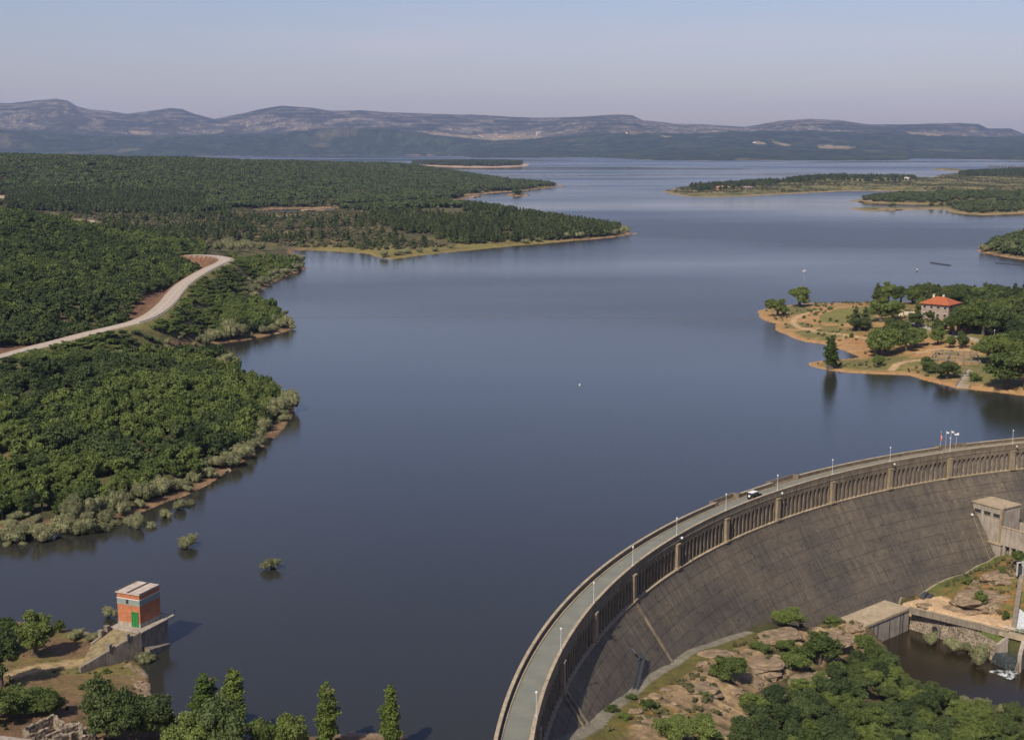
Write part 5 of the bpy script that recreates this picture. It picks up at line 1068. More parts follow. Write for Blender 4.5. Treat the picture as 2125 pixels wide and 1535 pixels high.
# islands and spits on the right
isl = (px > 1340) & (sd > 4)
zt = [(1430,388),(1520,378),(1620,368),(1740,362),(1900,364),(1900,376),(1800,378),(1700,376),(1600,384),(1520,392),(1440,399)]
spit = (px > 1790) & (py > 400) & (py < 447) & (sd > 9) & ~((py > 430) & (px < 1975))
k = isl & zone(zt, px, py) & (rnd < .75*ss(.42, .66, n)); PIN.append(np.c_[x, y, z, 6+5*rnd*1.3, 8+3*rnd][k])
k = isl & spit & (rnd < .85*ss(.36, .5, n)); FAR.append(np.c_[x, y, z, 5.5+3*rnd, 8+2*rnd][k])
k = isl & (py < 400) & (sd > 8); SCR.append(np.c_[x, y, z, 1.2+1.8*rnd, 4+4*rnd][k & (rnd < .9*ss(.38, .6, n))])
k = isl & (px > 1990) & (py < 366) & (rnd < .6); PIN.append(np.c_[x, y, z, 8+4*rnd, 8+3*rnd][k & (n > .45)])
k = isl & (py > 470) & (py < 560) & (sd > 6); FAR.append(np.c_[x, y, z, 6+3*rnd, 8+2*rnd][k]); SCR.append(np.c_[x+4, y+3, z, 2+2*rnd, 5+0*rnd][k])
x3, y3, g = jgrid(-700, 120, 4600, 6050, 13, 51); s3 = shore_sd(x3, y3); z3, _ = land_h(x3, y3); k = (s3 > 30) & (np.abs(x3/y3) < .45) & (proj(x3, y3, z3)[0] > 780)
PIN.append(np.c_[x3, y3, z3, 14+4*g.random(len(x3)), 15+0*x3][k])
PIN = np.vstack(PIN); FAR = np.vstack(FAR); FDK = np.vstack(FDK); SCR = np.vstack(SCR); WLF = np.vstack(WLF)
d = np.hypot(PIN[:, 0], PIN[:, 1]); order = np.argsort(-PIN[:, 3]/d); nb = max(0, 290-NIND['pine']); kk = [i for i in order[:nb+400] if abs(PIN[i, 0]/PIN[i, 1]) < .4][:nb]
for i in kk:
    on = PIN[i, 0] > -120 or PIN[i, 1] < 1500
    plant('pine', *PIN[i, :3], PIN[i, 3], PIN[i, 4], 'dark pine on the pine covered point beyond the road bend', 'pines on the point beyond the road bend')
PIN = np.delete(PIN, kk, 0)
instancer('pine_stands', PIN, c_pinef, 3, 'dark pine stands on the far flats, points and islands', 'woodland', .6, 5)
instancer('hill_oak_wood', FAR, c_oakf, 4, 'green oak wood over the low hill beyond the flats', 'woodland', 1.0, 6)
instancer('hill_dark_wood', FDK, c_oakd, 3, 'darker patches of wood on the low hill beyond the flats', 'woodland', 1.0, 7)
instancer('heath_scrub', SCR, c_scrub, 3, 'low olive brown heath scrub on the open flats and islands', 'scrub', 1.6, 8)
instancer('shore_shrubs', WLF, c_will, 2, 'pale shrubs along the farther inlets of the left bank', 'shrubs', 1.5, 9)
instancer('dry_scrub_tufts', TUF, c_scrub, 3, 'small dry scrub tufts dotted over the bare ground near the dam and on the peninsula', 'scrub', 1.6, 10)
print('COUNTS', NIND, len(rest), len(PIN), len(FAR), len(FDK), len(SCR))

# ------------------------------------------------------------------ pump house on its pier
def brickmat(name, c1, c2, mort, sc_=1.):
    m, nt, bs = newmat(name); p = objpos(nt)
    sx = N(nt, 'ShaderNodeSeparateXYZ'); nt.links.new(p, sx.inputs[0]); ad = N(nt, 'ShaderNodeMath', operation='ADD'); nt.links.new(sx.outputs[0], ad.inputs[0]); nt.links.new(sx.outputs[1], ad.inputs[1])
    cb = N(nt, 'ShaderNodeCombineXYZ'); nt.links.new(ad.outputs[0], cb.inputs[0]); nt.links.new(sx.outputs[2], cb.inputs[1])
    b = N(nt, 'ShaderNodeTexBrick'); nt.links.new(cb.outputs[0], b.inputs[0]); b.inputs['Scale'].default_value = sc_
    b.inputs['Color1'].default_value = (*c1, 1); b.inputs['Color2'].default_value = (*c2, 1); b.inputs['Mortar'].default_value = (*mort, 1)
    b.inputs['Brick Width'].default_value = .5; b.inputs['Row Height'].default_value = .16; b.inputs['Mortar Size'].default_value = .02
    c = mix(nt, 'MULTIPLY', .8, b.outputs[0], ramp(nt, noise(nt, p, .9, 6, .65), [(.3, (.6, .58, .55)), (.6, (1, 1, 1)), (.75, (1.2, 1.15, 1.1))]))
    nt.links.new(c, bs.inputs['Base Color']); bs.inputs['Roughness'].default_value = .85; return m
M['redbrick'] = brickmat('red_brick', (.40, .125, .050), (.50, .17, .065), (.33, .16, .09))
M['soilm'] = simple('grassy_soil', (.19, .15, .075), .95, .45, .9, .1); M['green'] = simple('green_door_paint', (.018, .17, .045), .5, .15, 3)
M['band'] = simple('grey_green_tiles', (.20, .24, .21), .6, .3, 6)
M['sheet'] = simple('fibre_cement_sheet', (.42, .35, .29), .8, .25, 1.2)
ZPF = 4.8; A_, B_, C_ = [np.array(at(px, py, ZPF)) for px, py in [(292,1303),(246,1295),(333,1280)]]
u = B_-A_; lu = np.linalg.norm(u); u /= lu; v = np.array([-u[1], u[0]]); v = v if (C_-A_)@v > 0 else -v; lv = 5.7; ru_ = math.atan2(u[1], u[0])
def Q(a, b): return A_+u*a+v*b
t = thing('pump_house', (*A_, ZPF), ru_, 'small red brick pump house with a green door and pale flat roof', 'building')
def rect(a0, a1, b0, b1): return [Q(a0, b0), Q(a1, b0), Q(a1, b1), Q(a0, b1)]
mb = MB(); mb.prism(rect(0, lu, 0, lv), ZPF, ZPF+6.1); part(mb, 'wall', M['redbrick'], t)
mb = MB(); mb.prism(rect(-.04, lu+.04, -.04, lv+.04), ZPF, ZPF+.75); part(mb, 'plinth', M['conc'], t)
mb = MB(); mb.prism(rect(-.03, lu+.03, -.03, lv+.03), ZPF+4.1, ZPF+5.1); part(mb, 'tile_band', M['band'], t)
for z in (4.02, 5.1): mb = MB(); mb.prism(rect(-.07, lu+.07, -.07, lv+.07), ZPF+z, ZPF+z+.1); part(mb, 'string_course', M['white'] if z > 5 else M['conc'], t)
mb = MB(); mb.prism(rect(-.22, lu+.22, -.22, lv+.22), ZPF+6.1, ZPF+6.28); rf = part(mb, 'roof', M['sheet'], t)
mb = MB(); mb.wall(Q(lu*.5, -.15), Q(lu*.5, lv+.15), .3, ZPF+6.28, ZPF+6.45); rr = mb.build('ridge', M['bark'], None); rr.parent = rf; 
rr.data.transform(Matrix.Rotation(-ru_, 4, 'Z') @ Matrix.Translation(-Vector(t.location)))
mb = MB(); mb.wall(Q(lu+.15, -.15), Q(lu+.15, lv+.15), .16, ZPF+6.28, ZPF+6.42); mb.wall(Q(-.15, -.15), Q(-.15, lv+.15), .16, ZPF+6.28, ZPF+6.4); part(mb, 'roof_edge', M['bark'], t)
mb = MB(); mb.prism(rect(.45, 1.75, -.09, .1), ZPF+.1, ZPF+2.75); dr = part(mb, 'door', M['green'], t)
mb = MB()
for a in (.42, 1.12, 1.78): mb.prism(rect(a-.05, a+.05, -.15, -.05), ZPF+.1, ZPF+2.8)
mb.prism(rect(.37, 1.83, -.15, -.05), ZPF+2.75, ZPF+2.9)
f_ = mb.build('frame', M['green'], None); f_.parent = dr; f_.data.transform(Matrix.Rotation(-ru_, 4, 'Z') @ Matrix.Translation(-Vector(t.location)))
mb = MB(); mb.prism(rect(lu*.5-.05, lu*.5+.45, -.08, .1), ZPF+4.25, ZPF+5.02); part(mb, 'window', M['black'], t)
# pier and ramp under it
t = thing('stone_pier', (*A_, -2), ru_, 'weathered masonry pier with sloping ramp walls carrying the pump house above the water', 'pier')
mb = MB(); mb.prism(rect(-1.1, lu+.5, -1.6, lv+.6), -3, ZPF-.25); part(mb, 'pier_body', M['stone'], t)
mb = MB(); mb.prism(rect(-1.5, lu+.6, -1.7, lv+2.3), ZPF-.246, ZPF-.01); part(mb, 'platform', M['conc'], t)
mb = MB(); mb.tube((*Q(-1.4, lv+2.2), ZPF), (*Q(-1.4, lv+2.2), ZPF+1), .05); mb.tube((*Q(-1.4, lv+.2), ZPF), (*Q(-1.4, lv+.2), ZPF+1), .05); mb.tube((*Q(-1.4, lv+.2), ZPF+1), (*Q(-1.4, lv+2.2), ZPF+1), .05); part(mb, 'railing', M['steel'], t)
PA, PB = Q(-1.1, -1.6), np.array(at(165,1385,2.3)); PC, PD = Q(lu+.3, -1.6), np.array(at(190,1335,3.2))
mb = MB(); mb.wall(PA, PB, .6, -2.5, (ZPF+.1, 2.4)); mb.wall(PC, PD, .5, -1, (ZPF-.1, 3.3)); part(mb, 'ramp_wall', M['stone'], t)
mb = MB(); mb.prism([PA, PC, PD, PB], -2, [ZPF-.3, ZPF-.3, 3.1, 2.2]); part(mb, 'ramp', M['soilm'], t)
for f_ in (.22, .52):
    for a, b_, z0, z1 in ((PA, PB, ZPF+.1, 2.4), (PC, PD, ZPF-.1, 3.3)):
        c_ = a+(b_-a)*f_; z = z0+(z1-z0)*f_; mb = MB(); mb.box((c_[0], c_[1], z+.35), (.75, .7, 1.1), ru_); mb.box((c_[0], c_[1], z+.95), (.9, .85, .15), ru_); part(mb, 'bollard_post', M['stone'], t)
mb = MB(); mb.prism([Q(-1.1, -1.0), Q(-2.6, -1.0), Q(-2.2, lv-.5), Q(-1.1, lv-.5)], -3, [1.9, 1.5, .35, .6]); part(mb, 'footing', M['stone'], t)
# ruined walls
rx, ry = at(115, 1508, 5); t = thing('ruined_walls', (rx, ry, 4), 0, 'roofless ruin of low broken stone walls among bushes in the lower left', 'ruin')
for (a, b_, h0, h1) in [((50,1512),(112,1487),1.5,1.9),((112,1487),(132,1500),1.9,.9),((60,1522),(100,1508),.8,1.2),((95,1522),(165,1497),1.0,1.3),((110,1530),(182,1506),1.3,.8),((132,1500),(165,1497),.7,.9),((50,1512),(68,1528),1.2,.5),((70,1534),(118,1532),.8,1.2),((165,1497),(168,1520),1.1,1.5),((120,1515),(150,1520),.5,.8),((168,1522),(195,1512),.6,.5)]:
    p0, p1 = np.array(at(*a, 4.6)), np.array(at(*b_, 4.6)); mb = MB(); n = 7; hs_ = [(h0+(h1-h0)*k/n)*.5-.55+random.uniform(-.22, .22) for k in range(n+1)]
    for k in range(n): mb.wall(p0+(p1-p0)*k/n, p0+(p1-p0)*(k+1)/n, .55, 3., (4.5+hs_[k], 4.5+hs_[k+1]))
    part(mb, 'wall', M['rubble'], t)
def rock(x, y, z, sx, sy, sz, rz, seed, label, mat='rockm', name='rock_outcrop', cat='rock', group=None):
    g = np.random.default_rng(seed); n, k = 28, 14; V = []
    for i in range(k+1):
        for j in range(n):
            ph = math.pi*i/k; th = 2*math.pi*j/n; a, b, c = math.sin(ph)*math.cos(th), math.sin(ph)*math.sin(th), math.cos(ph)
            V.append((a, b, c))
    V = np.array(V); q = np.abs(V)**.75*np.sign(V); f = 1+.95*(fbm(V[:, 0]*1.6+seed, V[:, 1]*1.6+V[:, 2]*2, 4, seed)-.5)+.30*(fbm(V[:, 0]*1.5+V[:, 2]*9, V[:, 1]*5, 3, seed+3)-.5)
    V = q*f[:, None]*np.array([sx, sy, sz])/2; c, s_ = math.cos(rz), math.sin(rz); V = np.c_[V[:, 0]*c-V[:, 1]*s_, V[:, 0]*s_+V[:, 1]*c, V[:, 2]]
    Fq = [(i*n+j, (i+1)*n+j, (i+1)*n+(j+1) % n, i*n+(j+1) % n) for i in range(k) for j in range(n)]
    me = bpy.data.meshes.new(name); me.from_pydata([tuple(v) for v in V], [], Fq); me.materials.append(M[mat]); me.update(); o = link(name, me, None, (x, y, z)); tag(o, label, cat, group); return o
m, nt, bs = newmat('tawny_rock'); M['rockm'] = m; p = worldpos(nt); lay = noise(nt, mapping(nt, p, (.5, 1.3, 1.6)), 1.1, 7, .65)
c = ramp(nt, lay, [(.25, (.065, .048, .034)), (.40, (.16, .115, .072)), (.58, (.30, .215, .128)), (.8, (.40, .30, .18))]); c = mix(nt, 'MULTIPLY', .6, c, ramp(nt, noise(nt, p, .4, 4), [(.35, (.62, .60, .58)), (.65, (1.1, 1.1, 1.1))]))
nt.links.new(c, bs.inputs['Base Color']); bs.inputs['Roughness'].default_value = .92; bump(nt, bs, lay, .9, .35)
def rock_px(px, py, w_, d_, h_, lb, seed, rz=.45, group=None):
    zg = -15.
    for _ in range(8): q = at(px, py, zg); zg = float(ground_at(q[0], q[1])[0])
    s_ = mpp(px, py, zg); return rock(q[0], q[1], zg-h_*.30, w_*s_*1.05, d_*1.1, h_*1.15, rz, seed, lb, group=group)
for a in [(1560,1498,64,6,3.6,'big rounded boulder at the bottom of the slope left of the thicket',3),(1625,1465,90,7,3.4,'smooth brown boulder above the bottom boulder',4),(1500,1534,170,7,2.4,'long pale rock ledge along the bottom edge under the long bush',5),(1385,1505,120,8,2.0,'pale sunlit rock slab near the grass strip',6),(1440,1430,110,6,1.8,'ribbed rock slab left of the lone oak',7),(1560,1375,120,8,2.0,'low rock ridge above the lone oak',8),
          (1650,1412,130,7,2.4,'broad rock ledge between lone oak and thicket',9),(1770,1300,44,4,2.6,'dark knobbly boulder at the corner of the concrete terrace',10),(1700,1325,130,9,2.0,'long rock ridge under the flat low bush',11),(1785,1352,36,4,2.4,'rock beside the dark oak by the terrace wall',12),(1480,1360,90,6,1.4,'low flat rock near the toe path',13),(1330,1495,90,5,1.5,'sloping pale rock at the edge of the grass strip',14),(1700,1405,60,5,2.6,'rock face under the spreading oak',15),(1615,1320,110,7,1.5,'flat rock below the oak at the dam foot',16),
          (2040,1235,110,9,2.6,'large pale layered rock slab beside the spillway wall',21),(2000,1262,80,7,2.0,'pale rock slab above the sandy track',22),(2075,1205,70,6,2.2,'upper pale rock slab under the gate house',23),(2015,1270,44,4,1.4,'small boulder on the edge of the track',24),(2050,1270,36,3.5,1.2,'smallest boulder beside the track',25),(1920,1255,30,3,.8,'flat stone beside the steel hatch',26)]:
    rock_px(*a[:6], a[6])
g4 = np.random.default_rng(17)
for k in range(70):
    i_ = g4.integers(0, 6); path = [(262,1372),(290,1395),(306,1430),(330,1465),(620,1160),(560,905)][0:4]; f = g4.random()*2.99; a, b_ = np.array(path[int(f)]), np.array(path[int(f)+1]); q = a+(b_-a)*(f%1); x, y = at(q[0]-g4.random()*26, q[1], .5)
    rock(x, y, .35, *(g4.uniform(.4, 1.2, 3)*[1, 1, .6]), g4.random()*3, 100+k, 'grey brown stone on the gravel shore under the pump house', name='shore_stone', cat='stone', group='stones on the gravel shore under the pump house')
for k, (px, py, w_) in enumerate([(1165,387,14),(1150,386,12),(1060,404,12),(1075,405,14),(1090,405,12),(975,410,18),(990,408,16),(940,418,26),(900,424,30),(700,437,26),(660,437,22),(640,437,20),(600,452,40),(560,446,30),(1303,487,14),(1318,485,10),(600,678,14),(575,692,12),(470,975,16),(440,975,14),(2040,515,12),(1800,419,22),(1830,436,20),(1860,435,18)]):
    x, y = at(px, py, .2); s_ = mpp(px, py, .2); rock(x, y, .2, w_*s_, w_*s_*1.6, w_*s_*.28, .2*k, 300+k, 'pale shoreline rock standing at the edge of the lake', name='shoreline_rock', group='rocks along the lake shores')

for k in range(110):
    if k < 75: px, py = g4.uniform(1290, 1780), g4.uniform(1305, 1530)
    else: px, py = g4.uniform(1960, 2105), g4.uniform(1180, 1280)
    if not (inside(np.array(ZROCK, float), np.array([px]), np.array([py]))[0] or inside(np.array(ZROCK2, float), np.array([px]), np.array([py]))[0]): continue
    zg = -15.
    for _ in range(6): q = at(px, py, zg); zg = float(ground_at(q[0], q[1])[0])
    s1_ = g4.uniform(.6, 2.4); rock(q[0], q[1], zg, s1_*1.3, s1_, s1_*.6, g4.uniform(.2, .9), 600+k, 'loose tawny stone lying on the bare rock slopes below the dam', name='loose_stone', cat='stone', group='loose stones on the slopes below the dam')
# ------------------------------------------------------------------ red roofed house and neighbours
m, nt, bs = newmat('orange_roof_tiles'); M['tile'] = m; p = objpos(nt); wv = N(nt, 'ShaderNodeTexWave'); wv.inputs['Scale'].default_value = 1.6; nt.links.new(p, wv.inputs[0])
c = mix(nt, 'MULTIPLY', .35, ramp(nt, noise(nt, p, .8, 5), [(.3, (.33, .085, .028)), (.7, (.44, .125, .042))]), wv.outputs[0]); nt.links.new(c, bs.inputs['Base Color']); bs.inputs['Roughness'].default_value = .8
M['pinkwall'] = brickmat('pinkish_stone', (.26, .19, .16), (.34, .25, .20), (.36, .31, .26), .5); M['salmon'] = simple('salmon_render', (.55, .26, .15), .8); M['cream'] = simple('cream_render', (.55, .46, .36), .8)
def hip_house(name, x, y, z, L, W_, hw, hr, rz, wall, roof, label, group=None, cat='house', win=(4, 2), ridge=.35, chimney=True):
    t = thing(name, (x, y, z), rz, label, cat, group); mb = MB(); mb.box((0, 0, hw/2-.5), (L, W_, hw+1)); mb.build('wall', wall, t)
    e = .9; rl = L*ridge/2; V = [(-L/2-e, -W_/2-e, hw), (L/2+e, -W_/2-e, hw), (L/2+e, W_/2+e, hw), (-L/2-e, W_/2+e, hw), (-rl, 0, hw+hr), (rl, 0, hw+hr)]
    V2 = [(a, b, c-.25) for a, b, c in V[:4]]; mb = MB(); mb.add(V+V2, [(0, 1, 5, 4), (1, 2, 5), (2, 3, 4, 5), (3, 0, 4), (0, 6, 7, 1), (1, 7, 8, 2), (2, 8, 9, 3), (3, 9, 6, 0), (9, 8, 7, 6)]); rf = mb.build('roof', roof, t)
    if chimney:
        for cx_ in (-L*.3, L*.06): mb = MB(); mb.box((cx_, W_*.12, hw+hr*.75), (.9, .8, hr*.9)); mb.box((cx_, W_*.12, hw+hr*1.22), (1.15, 1.05, .18)); mb.build('chimney', M['cream'], rf)
    for r in range(win[1]):
        for i in range(win[0]):
            xx = -L/2+L*(i+.5)/win[0]; zz = hw*(r+.55)/win[1]
            for s in (-1, 1):
                mb = MB(); mb.box((xx, s*(W_/2+.02), zz), (1.1, .14, 1.4)); w_ = mb.build('window', M['glass'], t); mb = MB(); mb.box((xx, s*(W_/2+.05), zz-.78), (1.4, .3, .14)); mb.box((xx, s*(W_/2+.05), zz+.76), (1.4, .2, .12)); mb.build('frame', M['white'], w_)
        for i in range(2):
            yy = -W_/2+W_*(i+.5)/2
            for s in (-1, 1): mb = MB(); mb.box((s*(L/2+.02), yy, hw*(r+.55)/win[1]), (.14, 1.1, 1.4)); mb.build('window', M['glass'], t)
    mb = MB(); mb.box((L*.12, -W_/2-.04, 1.1), (1.3, .16, 2.2)); mb.build('door', M['bark'], t); return t
def zfix(px, py, z0=6):
    zg = z0
    for _ in range(6): q = at(px, py, zg); zg = float(ground_at(q[0], q[1])[0])
    return q[0], q[1], zg
x, y, z = zfix(1957, 662); hip_house('villa', x, y+5, z, 13.5, 12.5, 7.2, 3.0, -.72, M['pinkwall'], M['tile'], 'two storey stone house with an orange hipped roof among the peninsula trees', ridge=.3)
x, y, z = zfix(2040, 652); hip_house('outbuilding', x, y, z+1.8, 7.5, 6, 3.4, 1.5, -.5, M['cream'], M['tile'], 'small orange roof showing between trees right of the villa', win=(2, 1), chimney=False)
x, y, z = zfix(1893, 655); t = thing('garden_wall', (x, y, z), 0, 'pale garden wall with arches left of the villa', 'garden wall'); mb = MB(); mb.box((0, 0, .9), (13, .5, 2.2), -.1); mb.build('wall', M['cream'], t)
for k in range(4): mb = MB(); mb.box((-4.5+3*k, -.35, 1.), (.7, .3, 2.4), -.1); mb.build('pillar', M['conc'], t)
# ruined concrete frame and jetty steps
zq = 3.2; F0 = np.array(at(1942,738,zq)); F1 = np.array(at(2028,742,zq)); G0 = np.array(at(1928,757,2.6)); G1 = np.array(at(2034,764,2.6))
t = thing('concrete_frame', (*F0, 2.5), 0, 'roofless ruined grey concrete frame of posts and beams above the jetty steps', 'ruin')
for k in range(7):
    f = k/6; a, b_ = F0+(F1-F0)*f, G0+(G1-G0)*f
    for c_, z in ((a, zq), (b_, 2.6), ((a+b_)/2, 2.9)): mb = MB(); mb.box((c_[0], c_[1], z+.7), (.42, .42, 3.4)); part(mb, 'post', M['stone'], t)
    if k % 2 == 0 or k == 5: mb = MB(); mb.wall(a, b_, .38, 4.55, 4.95); part(mb, 'cross_beam', M['stone'], t)
for a, b_ in ((F0, F1), (G0, G1), ((F0+G0)/2, (F1+G1)/2)): mb = MB(); mb.wall(a, b_, .42, 4.96, 5.4); part(mb, 'beam', M['stone'], t)
J0, J1 = np.array(at(2020,768,2.4)), np.array(at(1997,805,.1)); t = thing('jetty_steps', (*J1, -.5), 0, 'stepped concrete landing stage running down to the water from the ruined frame', 'jetty')
dj = (J1-J0)/np.linalg.norm(J1-J0); nj = np.array([-dj[1], dj[0]])
for k in range(8):
    a = J0+(J1-J0)*k/8; b_ = J0+(J1-J0)*(k+1)/8; z = 2.5-2.1*k/8; mb = MB(); mb.prism([a-nj*2.2, b_-nj*2.2, b_+nj*2.2, a+nj*2.2], -1.5, z); part(mb, 'step', M['conc'], t)
for s in (-1, 1): mb = MB(); mb.wall(J0+nj*2.4*s, J1+nj*2.4*s, .35, -1.5, (3.2, .9)); part(mb, 'side_wall', M['stone'], t)
for i, (px, py, lb) in enumerate([(2063,702,'white globe lamp on a post in front of the dark grove'),(1959,682,'white globe lamp among shrubs below the villa'),(2011,690,'white globe lamp beside the grey footpath'),(1912,668,'white globe lamp left of the villa garden')]):
    x, y, z = zfix(px, py); t = thing('garden_lamp', (x, y, z), 0, lb, 'lamp post', 'globe lamps of the villa garden'); mb = MB(); mb.tube((0, 0, -.2), (0, 0, 3.4), .07); mb.build('post', M['galv'], t); mb = MB(); mb.sphere((0, 0, 3.6), .32, 10); mb.build('globe', M['white'], t, smooth=True)

# ------------------------------------------------------------------ on the water
def boat(px, py, L, rz, lb):
    x, y = at(px, py, 0); t = thing('motor_boat', (x, y, 0), rz, lb, 'boat', 'white boats moored off the house peninsula'); mb = MB(); V = []; n = 9
    for i in range(n):
        f = i/(n-1); hw_ = .42*L*.42*(math.sin(math.pi*(.12+.80*(1-f))))**.6 if f < 1 else .02; xx = (f-.5)*L
        V += [(xx, -hw_, .75+.25*f), (xx, -hw_*.7, -.2), (xx, hw_*.7, -.2), (xx, hw_, .75+.25*f)]
    mb.add(V, [(4*i+j, 4*i+4+j, 4*i+5+j, 4*i+1+j) for i in range(n-1) for j in range(3)]+[(3, 2, 1, 0), (4*n-4, 4*n-3, 4*n-2, 4*n-1)]+[(4*i+3, 4*i+7, 4*i+4, 4*i) for i in range(n-1)]); mb.build('hull', M['white'], t)
    mb = MB(); mb.box((.1*L, 0, 1.2), (L*.34, L*.24, .9), taper=.8); mb.build('cabin', M['white'], t); mb = MB(); mb.box((.1*L, 0, 1.3), (L*.345, L*.245, .25), taper=.95); mb.build('window', M['glass'], t)
    mb = MB(); mb.box((-.5*L, 0, .6), (.35, .4, .9)); mb.build('outboard_motor', M['black'], t)
boat(1669, 564, 3.9, .5, 'white motor boat on the lake above the tip of the house peninsula'); boat(1903, 562, 3.3, 1.0, 'white motor boat on the lake above the back row of trees')
x, y = at(1203, 799, 0); t = thing('mooring_buoy', (x, y, 0), 0, 'tiny white buoy alone in the middle of the lake', 'buoy'); mb = MB(); mb.sphere((0, 0, .12), .34, 10); mb.build('float', M['white'], t, smooth=True); mb = MB(); mb.tube((0, 0, .5), (0, 0, .8), .06); mb.build('eye', M['galv'], t)
mb = MB(); a, b_ = np.array(at(604, 659, 0)), np.array(at(1580, 662, 0)); n = 60
pts_ = [(*(a+(b_-a)*k/n+np.array([0, 5*math.sin(math.pi*k/n)])), .05) for k in range(n+1)]
for p0, p1 in zip(pts_[:-1], pts_[1:]): mb.tube(p0, p1, .035, n=5)
o = mb.build('floating_cable', M['stone']); tag(o, 'thin floating cable stretched across the lake from bank to bank', 'cable')
def pontoon(pts, lb):
    q = [np.array(at(*p, 0)) for p in pts]; t = thing('floating_pontoon', (*q[0], 0), 0, lb, 'pontoon')
    for a, b_ in zip(q[:-1], q[1:]):
        m_ = max(2, int(np.linalg.norm(b_-a)/6))
        for k in range(m_): p0 = a+(b_-a)*(k+.06)/m_; p1 = a+(b_-a)*(k+.94)/m_; mb = MB(); mb.wall(p0, p1, 2.4, -.3, .5); part(mb, 'deck_section', M['steel'], t)
pontoon([(1932,545),(1950,548),(1972,551)], 'broken line of dark floating pontoon sections near the right edge'); pontoon([(2066,546),(2090,548),(2150,553)], 'long dark pontoon reaching in from the right edge')

# ------------------------------------------------------------------ distant buildings
x, y, z = zfix(1500, 391); hip_house('island_house', x, y, z, 26, 10, 4.5, 1.8, .1, M['salmon'], M['salmon'], 'long salmon coloured house on the left end of the long island', win=(5, 1))
x, y, z = zfix(1552, 392); hip_house('island_house', x, y, z, 18, 8, 3.5, 1.5, .1, M['pinkwall'], M['pinkwall'], 'lower brown house right of the salmon one on the long island', win=(4, 1))
x, y, z = zfix(1881, 374); hip_house('island_house', x, y, z, 12, 8, 5, 2, .1, M['white'], M['cream'], 'lone white house in the middle of the long island', win=(3, 1))
VIL = [(1000,284,26),(1012,283,20),(1024,285,24),(1036,284,26),(1048,285,20),(1056,283,22),(1078,284,24),(1030,281,20),(1112,281,10),(1316,276,26),(1566,297,22),(1300,277,20),(995,281,18)]
zh = {}
hmesh = bpy.data.objects['hills'].data; hc = np.empty(len(hmesh.vertices)*3, np.float32); hmesh.vertices.foreach_get('co', hc); hc = hc.reshape(-1, 3); hx, hy = proj(hc[:, 0], hc[:, 1], hc[:, 2])
proto = None
for px, py, L in VIL:
    i = np.argmin((hx-px)**2*.2+(hy-py)**2*4+(hc[:, 1] > 13000)*9+(hc[:, 1] < 8500)*9); x, y, z = map(float, hc[i])
    if px == 1112:
        t = thing('church_tower', (x, y, z), 0, 'pale tower at the right end of the far village', 'tower'); mb = MB(); mb.box((0, 0, 14), (9, 9, 34)); mb.build('wall', M['cream'], t); mb = MB(); mb.box((0, 0, 33.5), (11, 11, 5), taper=.1); mb.build('roof', M['tile'], t); continue
    t = thing('village_house', (x, y, z), .2*(px % 5), 'pale house of the far village on the tan fields under the mountains', 'house', 'houses of the far villages'); mb = MB(); mb.box((0, 0, 3), (L, 12, 10)); mb.build('wall', M['cream'] if px % 3 else M['white'], t)
    mb = MB(); mb.prism([(-L/2-1, -7), (L/2+1, -7), (L/2+1, 7), (-L/2-1, 7)], 8.01, 8.3); mb.add([(-L/2-1, -7, 8.3), (L/2+1, -7, 8.3), (L/2+1, 7, 8.3), (-L/2-1, 7, 8.3), (-L/2, 0, 12), (L/2, 0, 12)], [(0, 1, 5, 4), (1, 2, 5), (2, 3, 4, 5), (3, 0, 4)]); mb.build('roof', M['tile'], t)
# causeway bridge on the far right
a, b_ = np.array(at(2052, 347.5, 0)), np.array(at(2300, 351.5, 0)); t = thing('causeway_bridge', (*a, 0), 0, 'long low many arched bridge crossing the far water at the right edge', 'bridge')
mb = MB(); mb.wall(a, b_, 8, 4.2, 6.2); part(mb, 'deck', M['arcade'], t); n = 34
for k in range(n): c_ = a+(b_-a)*k/n; mb = MB(); mb.box((c_[0], c_[1], 1.2), (4.5, 7, 6)); part(mb, 'bridge_pier', M['arcade'], t)
# guard rail on the lake side of the left road
def rail(i0, i1, off, lb):
    R_ = ROAD[i0:i1]; d = np.gradient(R_[:, :2], axis=0); d /= np.linalg.norm(d, axis=1)[:, None]; n_ = np.c_[d[:, 1], -d[:, 0]]; q = R_[:, :2]+n_*off; t = thing('guard_rail', (*q[0], float(R_[0, 2])), 0, lb, 'guard rail')
    mb = MB()
    for k in range(len(q)-1): mb.wall(q[k], q[k+1], .12, (R_[k, 2]+.45, R_[k+1, 2]+.45), (R_[k, 2]+.85, R_[k+1, 2]+.85))
    part(mb, 'rail', M['galv'], t); mb = MB()
    for k in range(0, len(q), 1): mb.box((q[k, 0], q[k, 1], R_[k, 2]+.2), (.15, .15, 1.2))
    part(mb, 'posts', M['galv'], t)
rail(44, 112, 4.3, 'thin grey guard rail on the lake side of the pale left bank road'); rail(6, 16, 4.3, 'short guard rail at the left end of the pale road')
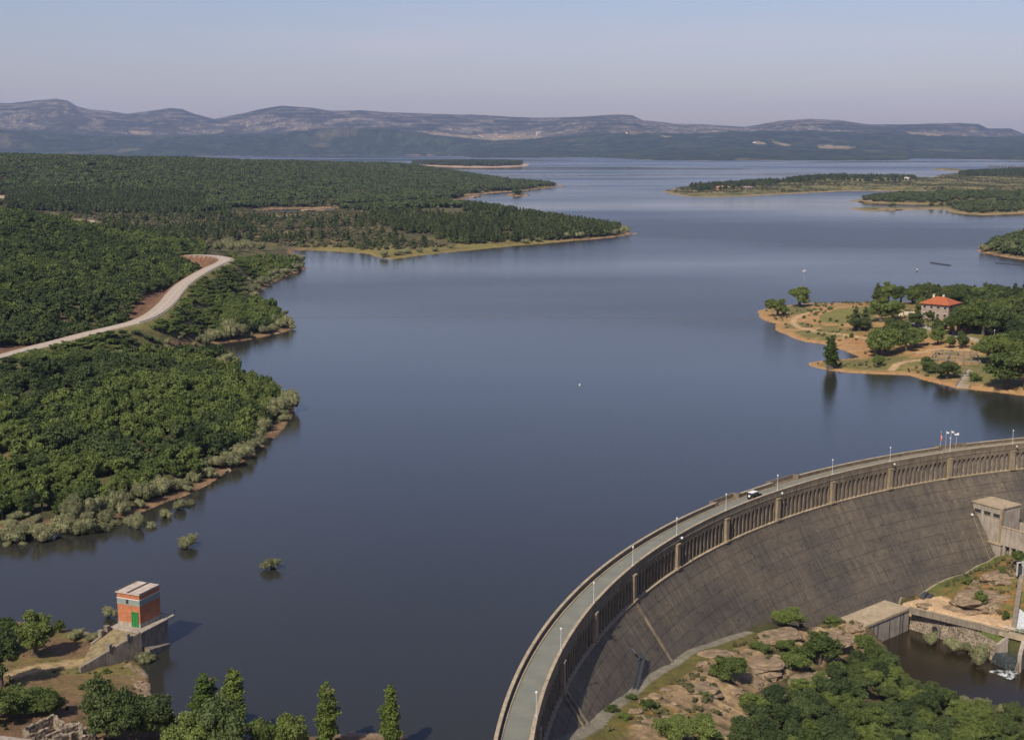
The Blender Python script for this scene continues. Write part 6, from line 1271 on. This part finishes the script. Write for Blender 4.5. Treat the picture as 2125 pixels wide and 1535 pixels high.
# the road itself, laid on the graded ground
d = np.gradient(ROAD[:, :2], axis=0); d /= np.linalg.norm(d, axis=1)[:, None]; n_ = np.c_[-d[:, 1], d[:, 0]]
m, nt, bs = newmat('pale_road'); p = worldpos(nt); nt.links.new(ramp(nt, noise(nt, p, .5, 6, .7), [(.3, (.30, .245, .185)), (.7, (.42, .345, .265))]), bs.inputs['Base Color']); bs.inputs['Roughness'].default_value = .9; M['paleroad'] = m
mb = MB(); V = []; 
for k in range(len(ROAD)): V += [(*(ROAD[k, :2]+n_[k]*s), ROAD[k, 2]+.03) for s in (3.7, -3.7)]
mb.add(V, [(2*k, 2*k+1, 2*k+3, 2*k+2) for k in range(len(ROAD)-1)]); o = mb.build('left_bank_road', m); tag(o, kind='structure')
if o.data.polygons[0].normal.z < 0: o.data.flip_normals()
mb = MB(); V = []
for k in range(len(ROAD)): V += [(*(ROAD[k, :2]+n_[k]*s), ROAD[k, 2]+.036) for s in (.12, -.12)]
mb.add(V, [(2*k, 2*k+1, 2*k+3, 2*k+2) for k in range(len(ROAD)-1) if k % 2 == 0]); o = mb.build('road_centre_line', M['white']); tag(o, kind='structure')
# flat roof edge in the bottom left corner
x, y = at(-10, 1545, 7.5); t = thing('flat_roof', (x, y, 4), -.25, 'corner of a flat grey roof in the bottom left corner of the photograph', 'roof'); mb = MB(); mb.box((0, 0, 1.6), (10.5, 4, 4)); mb.build('wall', M['stone'], t); mb = MB(); mb.box((0, 0, 3.7), (11, 4.4, .22)); mb.build('slab', M['conc'], t)

# ------------------------------------------------------------------ the air
hm = bpy.data.materials.new('haze_air'); hm.use_nodes = True; hn = hm.node_tree; hn.nodes.remove(hn.nodes['Principled BSDF'])
pv = hn.nodes.new('ShaderNodeVolumePrincipled'); pv.inputs['Color'].default_value = (.46, .60, 1.0, 1); pv.inputs['Density'].default_value = 3.2e-5; pv.inputs['Anisotropy'].default_value = 0
hn.links.new(pv.outputs[0], hn.nodes['Material Output'].inputs['Volume'])
mb = MB(); mb.box((0, 9700, 340), (19600, 20600, 770)); o = mb.build('haze', hm); tag(o, 'thin blue air between the viewer and the far hills', 'haze', kind='stuff')
